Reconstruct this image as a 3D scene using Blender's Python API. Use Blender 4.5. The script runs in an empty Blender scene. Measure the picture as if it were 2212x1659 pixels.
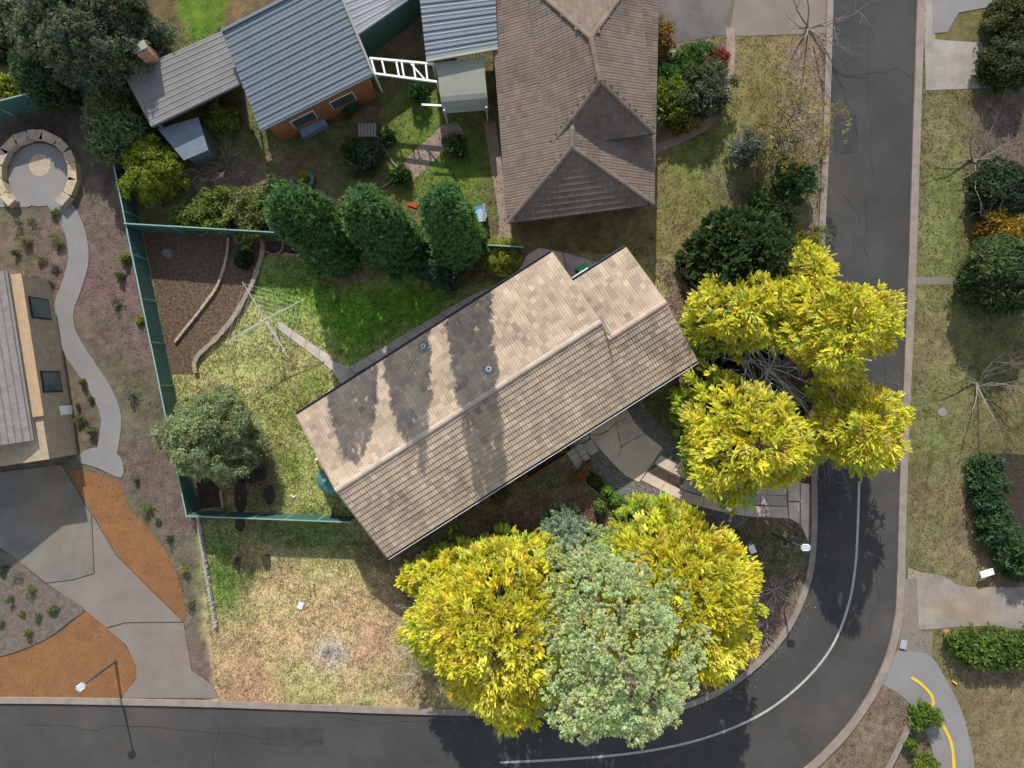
import bpy, math, random
import numpy as np
from mathutils import Vector, Matrix
from mathutils.geometry import tessellate_polygon

# ------------------------------------------------------------------ camera, sky, sun, exposure
SC = bpy.context.scene
COL = SC.collection
CAM_H, PXM = 40.0, 0.026                 # drone height (m), metres per photo unit on the ground
FOC = CAM_H / PXM
TILT = math.radians(0.63)
cam_d = bpy.data.cameras.new('camera')
cam = bpy.data.objects.new('camera', cam_d); COL.objects.link(cam)
cam.location = (0, 0, CAM_H); cam.rotation_euler = (-TILT, 0, 0)
cam_d.sensor_width = 36.0; cam_d.lens = 36.0 * FOC / 2212.0
cam_d.clip_start = 0.5; cam_d.clip_end = 3000
SC.camera = cam

SUN_EL, SUN_AZ = math.radians(32.5), math.radians(-8.0)     # azimuth from +Y (photo up) towards +X
to_sun = Vector((math.sin(SUN_AZ) * math.cos(SUN_EL), math.cos(SUN_AZ) * math.cos(SUN_EL), math.sin(SUN_EL)))
W = bpy.data.worlds.new('World'); SC.world = W; W.use_nodes = True
wn = W.node_tree.nodes; wl = W.node_tree.links; wn.clear()
sky = wn.new('ShaderNodeTexSky'); sky.sky_type = 'NISHITA'; sky.sun_disc = False
sky.sun_elevation = SUN_EL; sky.sun_rotation = SUN_AZ; sky.altitude = 600; sky.dust_density = .6; sky.ozone_density = 1.0
bgn = wn.new('ShaderNodeBackground'); bgn.inputs[1].default_value = 0.15
hsv = wn.new('ShaderNodeHueSaturation'); hsv.inputs['Saturation'].default_value = .5; wl.new(sky.outputs[0], hsv.inputs['Color'])
wo = wn.new('ShaderNodeOutputWorld'); wl.new(hsv.outputs[0], bgn.inputs[0]); wl.new(bgn.outputs[0], wo.inputs[0])
sun_d = bpy.data.lights.new('sun', 'SUN'); sun_d.energy = 3.5; sun_d.angle = math.radians(0.55); sun_d.color = (1.0, 0.945, 0.86)
sun = bpy.data.objects.new('sun', sun_d); COL.objects.link(sun); sun.location = (0, 30, 60)
sun.rotation_euler = (-to_sun).to_track_quat('-Z', 'Y').to_euler()
SC.view_settings.view_transform = 'Standard'; SC.view_settings.look = 'None'
SC.view_settings.exposure = 0.74; SC.view_settings.gamma = 1.0; SC.view_settings.use_curve_mapping = False
SC.cycles.max_bounces = 6; SC.cycles.transparent_max_bounces = 4

# ------------------------------------------------------------------ helpers
ct, st = math.cos(TILT), math.sin(TILT)
def P(px, py, h=0.0):
    """Point at height h that stands where the photo (2212 x 1659 units) shows it."""
    x, y, z = (px - 1106) / FOC, -(py - 829.5) / FOC, -1.0
    y, z = y * ct + z * st, -y * st + z * ct
    k = (h - CAM_H) / z
    return Vector((x * k, y * k, h))
def P2(pts, h=0.0): return [P(a, b, h) for a, b in pts]
rng = np.random.default_rng(7)
R_ = random.Random(11)

def origin(o):
    v = Vector((0, 0, 0))
    while o is not None:
        v = v + o.location; o = o.parent
    return v
def link_mesh(name, me, parent=None, mat=None, loc=None):
    o = bpy.data.objects.new(name, me); COL.objects.link(o)
    if mat is not None and len(me.materials) == 0: me.materials.append(mat)
    if parent is not None: o.parent = parent
    if loc is not None: o.location = loc
    return o
def raw_mesh(name, v, f, cols=None, smooth=False):
    me = bpy.data.meshes.new(name)
    if isinstance(f, np.ndarray):
        v = np.asarray(v, dtype=np.float32); n, k = f.shape
        me.vertices.add(len(v)); me.vertices.foreach_set('co', v.ravel())
        me.loops.add(n * k); me.loops.foreach_set('vertex_index', f.ravel().astype(np.int32))
        me.polygons.add(n); me.polygons.foreach_set('loop_start', np.arange(0, n * k, k, dtype=np.int32))
        me.update(calc_edges=True); me.validate()
    else:
        me.from_pydata([tuple(p) for p in v], [], f); me.update()
    if cols is not None:
        c = np.ones((len(v), 4), dtype=np.float32); c[:, :3] = np.asarray(cols)
        a = me.color_attributes.new('Col', 'FLOAT_COLOR', 'POINT'); a.data.foreach_set('color', c.ravel())
    me.polygons.foreach_set('use_smooth', np.full(len(me.polygons), bool(smooth)))
    return me
def obj(name, v, f, mat, parent=None, cols=None, smooth=False, kind=None):
    """World-space geometry -> one mesh object under parent."""
    if parent is not None:
        og = origin(parent)
        v = (np.asarray(v, dtype=np.float32) - np.array(og, dtype=np.float32)) if isinstance(f, np.ndarray) else [Vector(p) - og for p in v]
    o = link_mesh(name, raw_mesh(name, v, f, cols, smooth), parent, mat)
    if kind: o['kind'] = kind
    return o
def tag(o, label, cat, group=None):
    o['label'] = label; o['category'] = cat
    if group: o['group'] = group
    return o
def thing(name, label, cat, loc, group=None):
    o = bpy.data.objects.new(name, None); COL.objects.link(o); o.location = loc; o.empty_display_size = 0.2
    return tag(o, label, cat, group)
def struct(o): o['kind'] = 'structure'; return o

class MB:
    def __init__(s): s.v = []; s.f = []
    def add(s, v, f):
        b = len(s.v); s.v += [Vector(p) for p in v]; s.f += [tuple(i + b for i in q) for q in f]; return s
    def hexa(s, lo, hi):
        return s.add(list(lo) + list(hi), [(3, 2, 1, 0), (4, 5, 6, 7), (0, 1, 5, 4), (1, 2, 6, 5), (2, 3, 7, 6), (3, 0, 4, 7)])
    def box(s, c, size, rz=0.0):
        c = Vector(c); a, b, h = size[0] / 2, size[1] / 2, size[2] / 2; cs, sn = math.cos(rz), math.sin(rz)
        q = [(x * cs - y * sn, x * sn + y * cs) for x, y in ((-a, -b), (a, -b), (a, b), (-a, b))]
        return s.hexa([c + Vector((x, y, -h)) for x, y in q], [c + Vector((x, y, h)) for x, y in q])
    def beam(s, p, q, w, h):
        p, q = Vector(p), Vector(q); d = (q - p).normalized(); up = Vector((0, 0, 1))
        if abs(d.z) > .95: up = Vector((0, 1, 0))
        sd = d.cross(up).normalized(); n = sd.cross(d)
        c = [(-w / 2, -h / 2), (w / 2, -h / 2), (w / 2, h / 2), (-w / 2, h / 2)]
        return s.hexa([p + sd * a + n * b for a, b in c], [q + sd * a + n * b for a, b in c])
    def prism(s, poly, z0, z1):
        poly = [Vector(p) for p in poly]; n = len(poly)
        if sum(poly[i].x * poly[(i + 1) % n].y - poly[(i + 1) % n].x * poly[i].y for i in range(n)) < 0: poly = poly[::-1]
        tri = tessellate_polygon([[Vector((p.x, p.y, 0)) for p in poly]])
        lo = [Vector((p.x, p.y, z0)) for p in poly]; hi = [Vector((p.x, p.y, z1)) for p in poly]
        f = []
        for t in tri:
            a, b, c = t
            cr = (poly[b] - poly[a]).xy.to_3d().cross((poly[c] - poly[a]).xy.to_3d()).z
            f.append(tuple(i + n for i in ((a, b, c) if cr > 0 else (a, c, b))))
        f += [(i, (i + 1) % n, (i + 1) % n + n, i + n) for i in range(n)]
        return s.add(lo + hi, f)
    def tube(s, pts, rad, n=6, cap=True):
        pts = [Vector(p) for p in pts]; m = len(pts)
        if not hasattr(rad, '__len__'): rad = [rad] * m
        vs = []; fs = []
        for i, p in enumerate(pts):
            d = (pts[min(i + 1, m - 1)] - pts[max(i - 1, 0)]).normalized()
            ref = Vector((0, 0, 1)) if abs(d.z) < .9 else Vector((1, 0, 0))
            a = d.cross(ref).normalized(); b = d.cross(a)
            for k in range(n):
                t = 2 * math.pi * k / n; vs.append(p + (a * math.cos(t) + b * math.sin(t)) * rad[i])
        for i in range(m - 1):
            for k in range(n): fs.append((i * n + k, i * n + (k + 1) % n, (i + 1) * n + (k + 1) % n, (i + 1) * n + k))
        if cap: fs += [tuple(range(n))[::-1], tuple(range((m - 1) * n, m * n))]
        return s.add(vs, fs)
    def lathe(s, c, prof, n=24):
        c = Vector(c); vs = []; fs = []
        for r, z in prof:
            for k in range(n): t = 2 * math.pi * k / n; vs.append(c + Vector((r * math.cos(t), r * math.sin(t), z)))
        for i in range(len(prof) - 1):
            for k in range(n): fs.append((i * n + k, i * n + (k + 1) % n, (i + 1) * n + (k + 1) % n, (i + 1) * n + k))
        fs += [tuple(range(n))[::-1], tuple(range((len(prof) - 1) * n, len(prof) * n))]
        return s.add(vs, fs)
    def build(s, name, mat, parent=None, smooth=False, kind=None): return obj(name, s.v, s.f, mat, parent, None, smooth, kind)

def smooth_line(pts, k=6):
    q = [np.array(p, float) for p in pts]; q = [2 * q[0] - q[1]] + q + [2 * q[-1] - q[-2]]; out = []
    for i in range(1, len(q) - 2):
        for j in range(k):
            t = j / k
            out.append(.5 * (2 * q[i] + (q[i + 1] - q[i - 1]) * t + (2 * q[i - 1] - 5 * q[i] + 4 * q[i + 1] - q[i + 2]) * t * t + (3 * q[i] - q[i - 1] - 3 * q[i + 1] + q[i + 2]) * t ** 3))
    out.append(q[-2]); return [tuple(p) for p in out]
def ribbon(mb, pts, w, z0, z1, jit=0.0):
    """A band of width w (metres) along world points, z0..z1 high."""
    pts = [Vector((p[0], p[1], 0)) for p in pts]; L, Rr = [], []
    for i, p in enumerate(pts):
        d = (pts[min(i + 1, len(pts) - 1)] - pts[max(i - 1, 0)]).normalized(); n = Vector((-d.y, d.x, 0))
        a = w / 2 * (1 + R_.uniform(-jit, jit)); L.append(p + n * a); Rr.append(p - n * a)
    for i in range(len(pts) - 1):
        lo = [Rr[i], Rr[i + 1], L[i + 1], L[i]]
        m = len(mb.v); z = Vector((0, 0, 1))
        mb.v += [q + z * z0 for q in lo] + [q + z * z1 for q in lo]
        mb.f += [(m + 4, m + 5, m + 6, m + 7), (m, m + 1, m + 5, m + 4), (m + 2, m + 3, m + 7, m + 6)]
        if i == 0: mb.f.append((m + 3, m, m + 4, m + 7))
        if i == len(pts) - 2: mb.f.append((m + 1, m + 2, m + 6, m + 5))
    return mb

# value noise -------------------------------------------------------
_lat = np.random.default_rng(3).random((256, 256)).astype(np.float32)
def vnoise(x, y, s, o=0):
    x = np.asarray(x) / s + 37.3 * (o + 1) + 500; y = np.asarray(y) / s + 91.7 * (o + 1) + 500
    xi = np.floor(x).astype(int); yi = np.floor(y).astype(int); fx = x - xi; fy = y - yi
    fx = fx * fx * (3 - 2 * fx); fy = fy * fy * (3 - 2 * fy)
    g = lambda a, b: _lat[a % 256, b % 256]
    return (g(xi, yi) * (1 - fx) + g(xi + 1, yi) * fx) * (1 - fy) + (g(xi, yi + 1) * (1 - fx) + g(xi + 1, yi + 1) * fx) * fy
def fbm(x, y, s, o=0, n=4): return sum(vnoise(x, y, s / 2 ** i, o + i) * .5 ** i for i in range(n)) / sum(.5 ** i for i in range(n))
def sdist(x, y, poly):
    """Signed distance to polygon (positive inside), numpy."""
    d = np.full(x.shape, 1e9); ins = np.zeros(x.shape, bool); n = len(poly)
    for i in range(n):
        ax, ay = poly[i][0], poly[i][1]; bx, by = poly[(i + 1) % n][0], poly[(i + 1) % n][1]
        ex, ey = bx - ax, by - ay; l2 = ex * ex + ey * ey + 1e-12
        t = np.clip(((x - ax) * ex + (y - ay) * ey) / l2, 0, 1)
        d = np.minimum(d, np.hypot(x - ax - t * ex, y - ay - t * ey))
        c = (ay > y) != (by > y)
        with np.errstate(divide='ignore', invalid='ignore'):
            ins ^= c & (x < (bx - ax) * (y - ay) / (by - ay if by != ay else 1e-12) + ax)
    return np.where(ins, d, -d)

# ------------------------------------------------------------------ materials
MATS = {}
def mat(name, col=(.5, .5, .5), rough=.8, var=.18, scale=3.0, bump=0.0, bscale=40.0, metal=0.0, attr=False, tint=None, spec=.3, trans=0.0, fine=0.0, fscale=60.0):
    if name in MATS: return MATS[name]
    m = bpy.data.materials.new(name); m.use_nodes = True; MATS[name] = m
    nt = m.node_tree; N = nt.nodes; Lk = nt.links; b = N['Principled BSDF']
    b.inputs['Roughness'].default_value = rough; b.inputs['Metallic'].default_value = metal; b.inputs['Specular IOR Level'].default_value = spec
    geo = N.new('ShaderNodeNewGeometry')
    if attr:
        a = N.new('ShaderNodeVertexColor'); a.layer_name = 'Col'; base = a.outputs[0]
    else:
        a = N.new('ShaderNodeRGB'); a.outputs[0].default_value = (*col, 1); base = a.outputs[0]
    def noise(sc, det=6, r=.6):
        n = N.new('ShaderNodeTexNoise'); n.inputs['Scale'].default_value = sc; n.inputs['Detail'].default_value = det; n.inputs['Roughness'].default_value = r
        Lk.new(geo.outputs['Position'], n.inputs['Vector']); return n
    def mul(base, src, lo, hi):
        mr = N.new('ShaderNodeMapRange'); mr.inputs[1].default_value = .28; mr.inputs[2].default_value = .72; mr.inputs[3].default_value = lo; mr.inputs[4].default_value = hi
        Lk.new(src, mr.inputs[0]); mx = N.new('ShaderNodeMix'); mx.data_type = 'RGBA'; mx.blend_type = 'MULTIPLY'; mx.inputs[0].default_value = 1
        Lk.new(base, mx.inputs[6]); Lk.new(mr.outputs[0], mx.inputs[7]); return mx.outputs[2]
    if tint is not None:
        n = noise(scale * .37, 5); mr = N.new('ShaderNodeMapRange'); mr.inputs[1].default_value = .42; mr.inputs[2].default_value = .66
        Lk.new(n.outputs[0], mr.inputs[0]); mx = N.new('ShaderNodeMix'); mx.data_type = 'RGBA'; mx.inputs[7].default_value = (*tint, 1)
        Lk.new(mr.outputs[0], mx.inputs[0]); Lk.new(base, mx.inputs[6]); base = mx.outputs[2]
    if var: base = mul(base, noise(scale).outputs[0], 1 - var, 1 + var)
    if fine: base = mul(base, noise(fscale, 3, .7).outputs[0], 1 - fine, 1 + fine)
    Lk.new(base, b.inputs['Base Color'])
    if bump:
        bn = N.new('ShaderNodeBump'); bn.inputs['Strength'].default_value = bump; bn.inputs['Distance'].default_value = .30 / bscale
        Lk.new(noise(bscale, 5, .65).outputs[0], bn.inputs['Height']); Lk.new(bn.outputs[0], b.inputs['Normal'])
    if trans:
        out = N['Material Output']; tr = N.new('ShaderNodeBsdfTranslucent'); ms = N.new('ShaderNodeMixShader'); ms.inputs[0].default_value = trans
        Lk.new(base, tr.inputs[0]); Lk.new(b.outputs[0], ms.inputs[1]); Lk.new(tr.outputs[0], ms.inputs[2]); Lk.new(ms.outputs[0], out.inputs[0])
    return m
M_ground = mat('ground_turf', attr=True, rough=.95, var=.22, scale=2.2, bump=1.0, bscale=7, fine=.35, fscale=14, spec=.1)
M_grass = mat('grass_blades', attr=True, rough=.9, var=0, spec=.15, trans=.25)
M_leaf = mat('leaf', attr=True, rough=.75, var=.12, scale=2, spec=.25, trans=.38)
M_bark = mat('bark', (.16, .12, .09), .95, .3, 6, .8, 30)
M_dead2 = mat('brown_dead_wood', (.20, .17, .15), .95, .25, 5)
M_dead = mat('dead_wood', (.56, .52, .49), .95, .25, 5)
M_twig = mat('pale_twig', (.42, .37, .33), .95, .25, 5)
M_tile = mat('concrete_tile', attr=True, rough=.85, var=.16, scale=1.1, fine=.16, fscale=26, bump=.25, bscale=60, spec=.2)
M_asph = mat('asphalt', (.050, .051, .050), .95, .2, .35, .35, 90, fine=.22, fscale=45, tint=(.068, .062, .056), spec=.15)
M_conc = mat('path_concrete', (.50, .435, .37), .9, .16, 1.4, .2, 70, fine=.10, fscale=30, tint=(.36, .31, .27), spec=.2)
M_drive = mat('driveway_concrete', (.60, .475, .385), .9, .16, 1.0, .2, 70, fine=.12, fscale=34, tint=(.46, .385, .325), spec=.2)
M_drive2 = mat('driveway_grey_concrete', (.44, .385, .335), .9, .18, 1.2, .2, 70, fine=.14, fscale=34, tint=(.36, .325, .29), spec=.2)
M_conc_w = mat('new_concrete', (.20, .193, .186), .9, .10, .8, .15, 70, fine=.06, fscale=30, spec=.2)
M_conc_s = mat('stained_concrete', (.155, .15, .138), .9, .25, .5, .15, 70, tint=(.185, .145, .10), spec=.2)
M_conc_t = mat('tan_concrete', (.185, .155, .13), .9, .14, .7, .15, 70, fine=.08, fscale=30, spec=.2)
M_kerb = mat('kerb_concrete', (.225, .185, .155), .9, .22, 1.6, .2, 60, fine=.1)
M_mulch = mat('bark_mulch', (.12, .083, .058), 1, .40, 5, 1.0, 5, fine=.55, fscale=22, spec=.1)
M_mulchd = mat('dark_bark_mulch', (.065, .048, .038), 1, .35, 4, 1.0, 18, fine=.55, fscale=22, spec=.1)
M_soil = mat('dark_soil', (.045, .036, .030), 1, .3, 5, .8, 25, fine=.4, fscale=25, spec=.1)
M_gravel = mat('gravel_bed', (.17, .155, .14), 1, .25, 3, .8, 40, fine=.5, fscale=26, spec=.1)
M_ogravel = mat('orange_gravel', (.21, .105, .045), 1, .15, 1.2, .3, 60, fine=.18, fscale=40, tint=(.185, .092, .042), spec=.1)
M_chip = mat('chips', attr=True, rough=.95, var=0, spec=.15)
M_timber = mat('timber_edging', (.36, .275, .20), .9, .3, 5, .4, 40, fine=.2, fscale=20)
M_timb2 = mat('rough_log_edging', (.27, .21, .165), .95, .35, 5, .6, 30, fine=.3, fscale=15)
M_brick = mat('red_brick', (.38, .20, .125), .9, .3, 6, .3, 50)
M_stone = mat('sandstone', (.40, .31, .20), .9, .3, 2.5, .5, 20, tint=(.33, .27, .23))
M_rock = mat('grey_rock', (.30, .27, .25), .95, .4, 6, .8, 20)
M_green = mat('green_steel', (.055, .135, .115), .5, .1, 2, spec=.4)
M_greent = mat('pale_green_steel', (.20, .33, .29), .45, .1, 2, spec=.4)
M_white = mat('white_metal', (.78, .78, .76), .45, .08, 4, spec=.4)
M_galv = mat('galvanised_steel', (.55, .57, .58), .38, .1, 4, metal=.6)
M_gut = mat('gutter_steel', (.045, .055, .075), .4, .1, 3, spec=.5)
M_wallb = mat('brown_brick_wall', (.22, .14, .10), .9, .3, 8, .3, 40)
M_wallo = mat('orange_brick_wall', (.36, .15, .06), .9, .3, 8, .3, 40)
M_wallt = mat('tan_render_wall', (.33, .26, .18), .9, .2, 3, .2, 40)
M_glass = mat('window_glass', (.06, .09, .10), .08, 0, spec=.6)
M_bluer = mat('blue_grey_sheet', (.115, .142, .166), .45, .08, 1.0, spec=.4)
M_greyr = mat('grey_sheet', (.17, .166, .158), .6, .14, .8, spec=.3)
M_cream = mat('cream_sheet', (.26, .265, .22), .6, .10, 1.2, spec=.3)
M_tank = mat('green_tank_plastic', (.045, .15, .13), .45, .1, 2, spec=.4)
M_bin = mat('bright_green_plastic', (.02, .38, .12), .4, .05, 4, spec=.4)
M_black = mat('black_plastic', (.02, .02, .02), .5, .1, 4)
M_line = mat('road_line_paint', (.36, .345, .31), .85, .25, 3, fine=.3, fscale=30)
M_blue = mat('blue_plastic', (.05, .20, .36), .5, .1, 3)
M_bluef = mat('blue_tarp', (.20, .26, .38), .6, .12, 4)
M_teal = mat('teal_plastic', (.10, .25, .22), .5, .1, 3)
M_yel = mat('yellow_plastic', (.60, .42, .03), .6, .1, 3)
M_red = mat('red_plastic', (.35, .05, .03), .6, .1, 3)
M_path = mat('pink_gravel_path', (.27, .20, .16), 1, .2, 2, .4, 40, fine=.25, fscale=20)
M_ash = mat('ash', (.50, .46, .42), 1, .3, 4, .5, 30, fine=.4, fscale=25, tint=(.34, .31, .29))
M_osoil = mat('orange_soil', (.42, .24, .13), 1, .3, 4, .5, 30)
M_pole = mat('dark_pole_steel', (.10, .105, .115), .5, .1, 4, metal=.3)
M_lamp = mat('lamp_housing', (.40, .45, .50), .4, .05, 3)
M_pwood = mat('grey_timber', (.25, .22, .20), .9, .2, 6)
M_wtile = mat('tan_timber', (.34, .25, .16), .8, .15, 4)

# ------------------------------------------------------------------ ground
def px(poly): return [tuple(P(a, b)[:2]) for a, b in poly]
LOT = [(303, 492), (1120, 545), (1780, 575), (1760, 1160), (1690, 1400), (1500, 1530), (470, 1518), (425, 1110)]
C_OLV, C_GRN, C_STRAW, C_LIT, C_RED = (.35, .335, .135), (.125, .285, .024), (.43, .345, .175), (.155, .11, .072), (.34, .20, .125)
C_FGRN, C_EARTH, C_DULL, C_YG = (.125, .165, .05), (.125, .096, .074), (.125, .107, .048), (.215, .25, .06)
def blob_(x, y, r): return [(x + r * math.cos(t), y + r * math.sin(t)) for t in np.linspace(0, 6.0, 14)]
PAINT = [  # polygon, colour, feather m, edge wobble m, strength
    ([(-300, -300), (240, -300), (250, 200), (300, 490), (430, 1105), (480, 1520), (-300, 1520)], C_EARTH, .4, .4, 1),
    ([(-100, -100), (240, -100), (230, 185), (-100, 260)], (0.170, 0.137, 0.089), .5, 1.0, .8),
    ([(100, 100), (190, 100), (200, 200), (60, 220)], (0.089, 0.104, 0.044), 1, 1, .6),
    ([(0, 260), (270, 180), (300, 330), (230, 420), (180, 300), (0, 320)], (0.056, 0.046, 0.041), .6, .5, .8),
    ([(360, -50), (500, -50), (480, 70), (420, 90)], (0.089, 0.148, 0.022), .3, .4, 1),
    ([(300, 170), (1060, 100), (1100, 540), (300, 500)], (0.137, 0.122, 0.056), .6, .8, 1),
    ([(460, 280), (760, 250), (780, 400), (480, 420)], (0.089, 0.111, 0.033), 1.2, 1.5, .8),
    ([(380, 330), (560, 330), (520, 480), (330, 450)], (0.148, 0.111, 0.085), 1.0, 1.2, .8),
    ([(590, 330), (720, 320), (740, 430), (640, 470), (560, 420)], (0.185, 0.141, 0.085), .8, 1.0, .7),
    ([(810, 190), (960, 190), (1060, 260), (1040, 460), (860, 470), (830, 330)], (0.115, 0.148, 0.033), .8, .8, .9),
    ([(950, 290), (1045, 280), (1050, 360), (960, 360)], (0.067, 0.133, 0.022), .8, .8, .8),
    ([(800, 60), (920, 20), (930, 130), (810, 140)], (0.178, 0.141, 0.085), .5, .7, .8),
    ([(1400, 60), (1800, 60), (1790, 560), (1100, 545), (1100, 470), (1400, 440)], (0.163, 0.148, 0.056), .6, .7, 1),
    ([(1690, 80), (1800, 80), (1790, 560), (1740, 560)], (0.178, 0.144, 0.096), .6, .8, .9),
    ([(1480, 330), (1600, 300), (1620, 470), (1470, 500)], (0.126, 0.148, 0.037), 1.2, 1.2, .7),
    ([(1540, 370), (1680, 330), (1740, 420), (1690, 560), (1560, 520)], (0.163, 0.122, 0.081), 1, 1.2, .7),
    ([(1415, 90), (1580, 80), (1560, 200), (1420, 280)], (0.178, 0.163, 0.133), .6, .6, .8),
    # the lot
    (LOT, C_OLV, .25, .2, 1),
    ([(560, 600), (700, 560), (860, 590), (1100, 600), (1000, 660), (880, 720), (760, 795), (700, 740), (640, 690), (600, 640)], C_GRN, 1.6, 1.0, .95),
    ([(560, 560), (700, 570), (820, 580), (780, 620), (600, 640), (555, 610)], (.13, .175, .05), 1.2, 1.0, .8),
    ([(720, 560), (820, 560), (830, 600), (740, 610), (690, 590)], (.26, .165, .11), .5, .5, .85),
    ([(900, 560), (1140, 540), (1110, 600), (1020, 640), (930, 620)], (.20, .165, .075), 1.0, .8, .9),
    ([(985, 560), (1120, 530), (1120, 600), (1000, 605)], (.20, .13, .075), .6, .7, .6),
    ([(470, 830), (560, 780), (700, 800), (720, 840), (640, 900), (660, 960), (560, 940)], (.37, .315, .15), 1.5, 1.5, .8),
    ([(590, 820), (720, 810), (700, 880), (600, 960), (690, 1010), (640, 1090), (570, 1060), (590, 940)], C_YG, 1.2, 1.2, .7),
    ([(505, 960), (570, 950), (610, 1000), (600, 1095), (500, 1100), (470, 1060)], (.12, .095, .055), .7, .5, .8),
    ([(430, 1105), (790, 1130), (860, 1230), (980, 1320), (990, 1530), (470, 1520)], C_STRAW, .6, .6, 1),
    ([(430, 1100), (790, 1125), (860, 1220), (800, 1240), (620, 1205), (560, 1260), (500, 1330), (450, 1300)], (.20, .21, .075), 1.2, 1.0, .9),
    ([(430, 1110), (500, 1120), (490, 1240), (520, 1260), (470, 1290)], (.10, .20, .03), 1.0, .8, .85),
    ([(560, 1110), (760, 1130), (720, 1180), (560, 1170)], (.125, .20, .05), 1.2, .8, .7),
    ([(480, 1400), (620, 1440), (640, 1512), (480, 1512)], C_RED, 1.6, 1.2, .35),
    ([(820, 1280), (900, 1300), (850, 1450), (800, 1400)], C_RED, 1.8, 1.2, .25),
    ([(620, 1400), (780, 1380), (830, 1500), (660, 1500)], (.54, .40, .25), 1.5, 1.5, .6),
    ([(830, 1230), (960, 1250), (930, 1530), (860, 1480), (850, 1350)], (.25, .22, .10), 1.0, 1.0, .9),
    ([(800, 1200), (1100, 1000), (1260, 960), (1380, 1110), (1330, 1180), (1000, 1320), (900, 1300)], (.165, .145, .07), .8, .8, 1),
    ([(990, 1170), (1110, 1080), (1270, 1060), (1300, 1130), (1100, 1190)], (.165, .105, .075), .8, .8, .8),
    ([(1390, 850), (1480, 840), (1500, 1010), (1400, 920)], (.17, .16, .075), .6, .5, 1),
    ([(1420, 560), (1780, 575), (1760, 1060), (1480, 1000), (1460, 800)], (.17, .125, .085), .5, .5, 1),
    ([(1425, 560), (1470, 560), (1480, 700), (1520, 780), (1500, 790), (1440, 650)], (.25, .20, .125), .4, .4, .7),
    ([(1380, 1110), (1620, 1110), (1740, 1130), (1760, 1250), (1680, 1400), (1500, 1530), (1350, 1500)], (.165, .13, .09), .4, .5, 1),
    ([(1580, 1170), (1690, 1170), (1730, 1200), (1700, 1260), (1580, 1250)], (.155, .145, .07), .8, .8, .8),
    (blob_(714, 1414, 27), (.47, .43, .40), .7, .35, .9), (blob_(702, 1431, 8), (.46, .27, .16), .3, .2, .9), (blob_(710, 1408, 5), (.12, .11, .10), .3, .3, .8),
    # east side of the street
    ([(1960, -100), (2500, -100), (2500, 1900), (1700, 1900), (1940, 1400), (1950, 1000)], C_DULL, .3, .2, 1),
    ([(2000, 190), (2090, 190), (2100, 420), (2060, 600), (1990, 600)], (0.155, 0.130, 0.067), .8, .8, .8),
    ([(2000, 330), (2080, 340), (2090, 600), (1990, 600)], (0.141, 0.159, 0.056), 1.2, 1, .8),
    ([(2100, 200), (2300, 180), (2300, 500), (2120, 480)], (0.111, 0.085, 0.067), 1, 1, .8),
    ([(1975, 620), (2110, 630), (2090, 1000), (1960, 1000)], (0.170, 0.159, 0.070), 1, 1.2, .8),
    ([(2000, 1000), (2110, 1000), (2130, 1230), (1980, 1230)], (0.185, 0.152, 0.085), 1, 1.2, .8),
    ([(2020, 1370), (2300, 1370), (2300, 1700), (2100, 1700)], (0.174, 0.144, 0.078), 1, 1.2, .8),
    ([(1900, 1440), (2030, 1560), (2060, 1700), (1750, 1700)], (0.163, 0.122, 0.089), .8, .8, .9),
]
PAINT_W = [(px(p), np.array(c), f, w, s) for p, c, f, w, s in PAINT]
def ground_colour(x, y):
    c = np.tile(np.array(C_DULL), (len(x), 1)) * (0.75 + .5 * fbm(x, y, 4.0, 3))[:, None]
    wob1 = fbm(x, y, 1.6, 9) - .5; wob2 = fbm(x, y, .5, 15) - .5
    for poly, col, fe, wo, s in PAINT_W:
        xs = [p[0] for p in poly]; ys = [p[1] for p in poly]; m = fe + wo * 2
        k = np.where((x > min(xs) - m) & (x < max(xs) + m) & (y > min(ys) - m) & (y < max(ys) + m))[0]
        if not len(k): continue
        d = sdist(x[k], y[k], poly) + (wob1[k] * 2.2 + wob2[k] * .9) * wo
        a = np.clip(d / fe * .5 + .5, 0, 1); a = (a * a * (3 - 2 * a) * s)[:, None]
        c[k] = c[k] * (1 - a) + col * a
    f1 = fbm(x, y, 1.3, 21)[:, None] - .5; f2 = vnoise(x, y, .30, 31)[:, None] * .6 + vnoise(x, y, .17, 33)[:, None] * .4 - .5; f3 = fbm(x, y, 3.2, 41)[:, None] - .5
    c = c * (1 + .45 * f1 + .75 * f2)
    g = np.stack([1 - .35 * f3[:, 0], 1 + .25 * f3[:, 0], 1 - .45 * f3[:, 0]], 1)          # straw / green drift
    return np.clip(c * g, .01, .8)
GX0, GX1, GY0, GY1, GS = -31.0, 31.0, -23.5, 23.5, 0.18
nx, ny = int((GX1 - GX0) / GS) + 1, int((GY1 - GY0) / GS) + 1
gx, gy = np.meshgrid(np.linspace(GX0, GX1, nx), np.linspace(GY0, GY1, ny)); gx, gy = gx.ravel(), gy.ravel()
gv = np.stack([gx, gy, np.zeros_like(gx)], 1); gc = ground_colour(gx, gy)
ii = (np.arange(ny - 1)[:, None] * nx + np.arange(nx - 1)[None, :]).ravel()
gf = np.stack([ii, ii + 1, ii + nx + 1, ii + nx], 1)
far = 900.0; nb = len(gv)                                   # skirt that carries the sheet on past the view
ring_i = [(GX0, GY0), (GX1, GY0), (GX1, GY1), (GX0, GY1)]; ring_o = [(-far, -far), (far, -far), (far, far), (-far, far)]
gv = np.vstack([gv, [(a, b, 0) for a, b in ring_i + ring_o]]); gc = np.vstack([gc, np.tile(np.array(C_DULL), (8, 1))])
gf = np.vstack([gf, [(nb + (i + 1) % 4, nb + i, nb + 4 + i, nb + 4 + (i + 1) % 4) for i in range(4)]])
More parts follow.
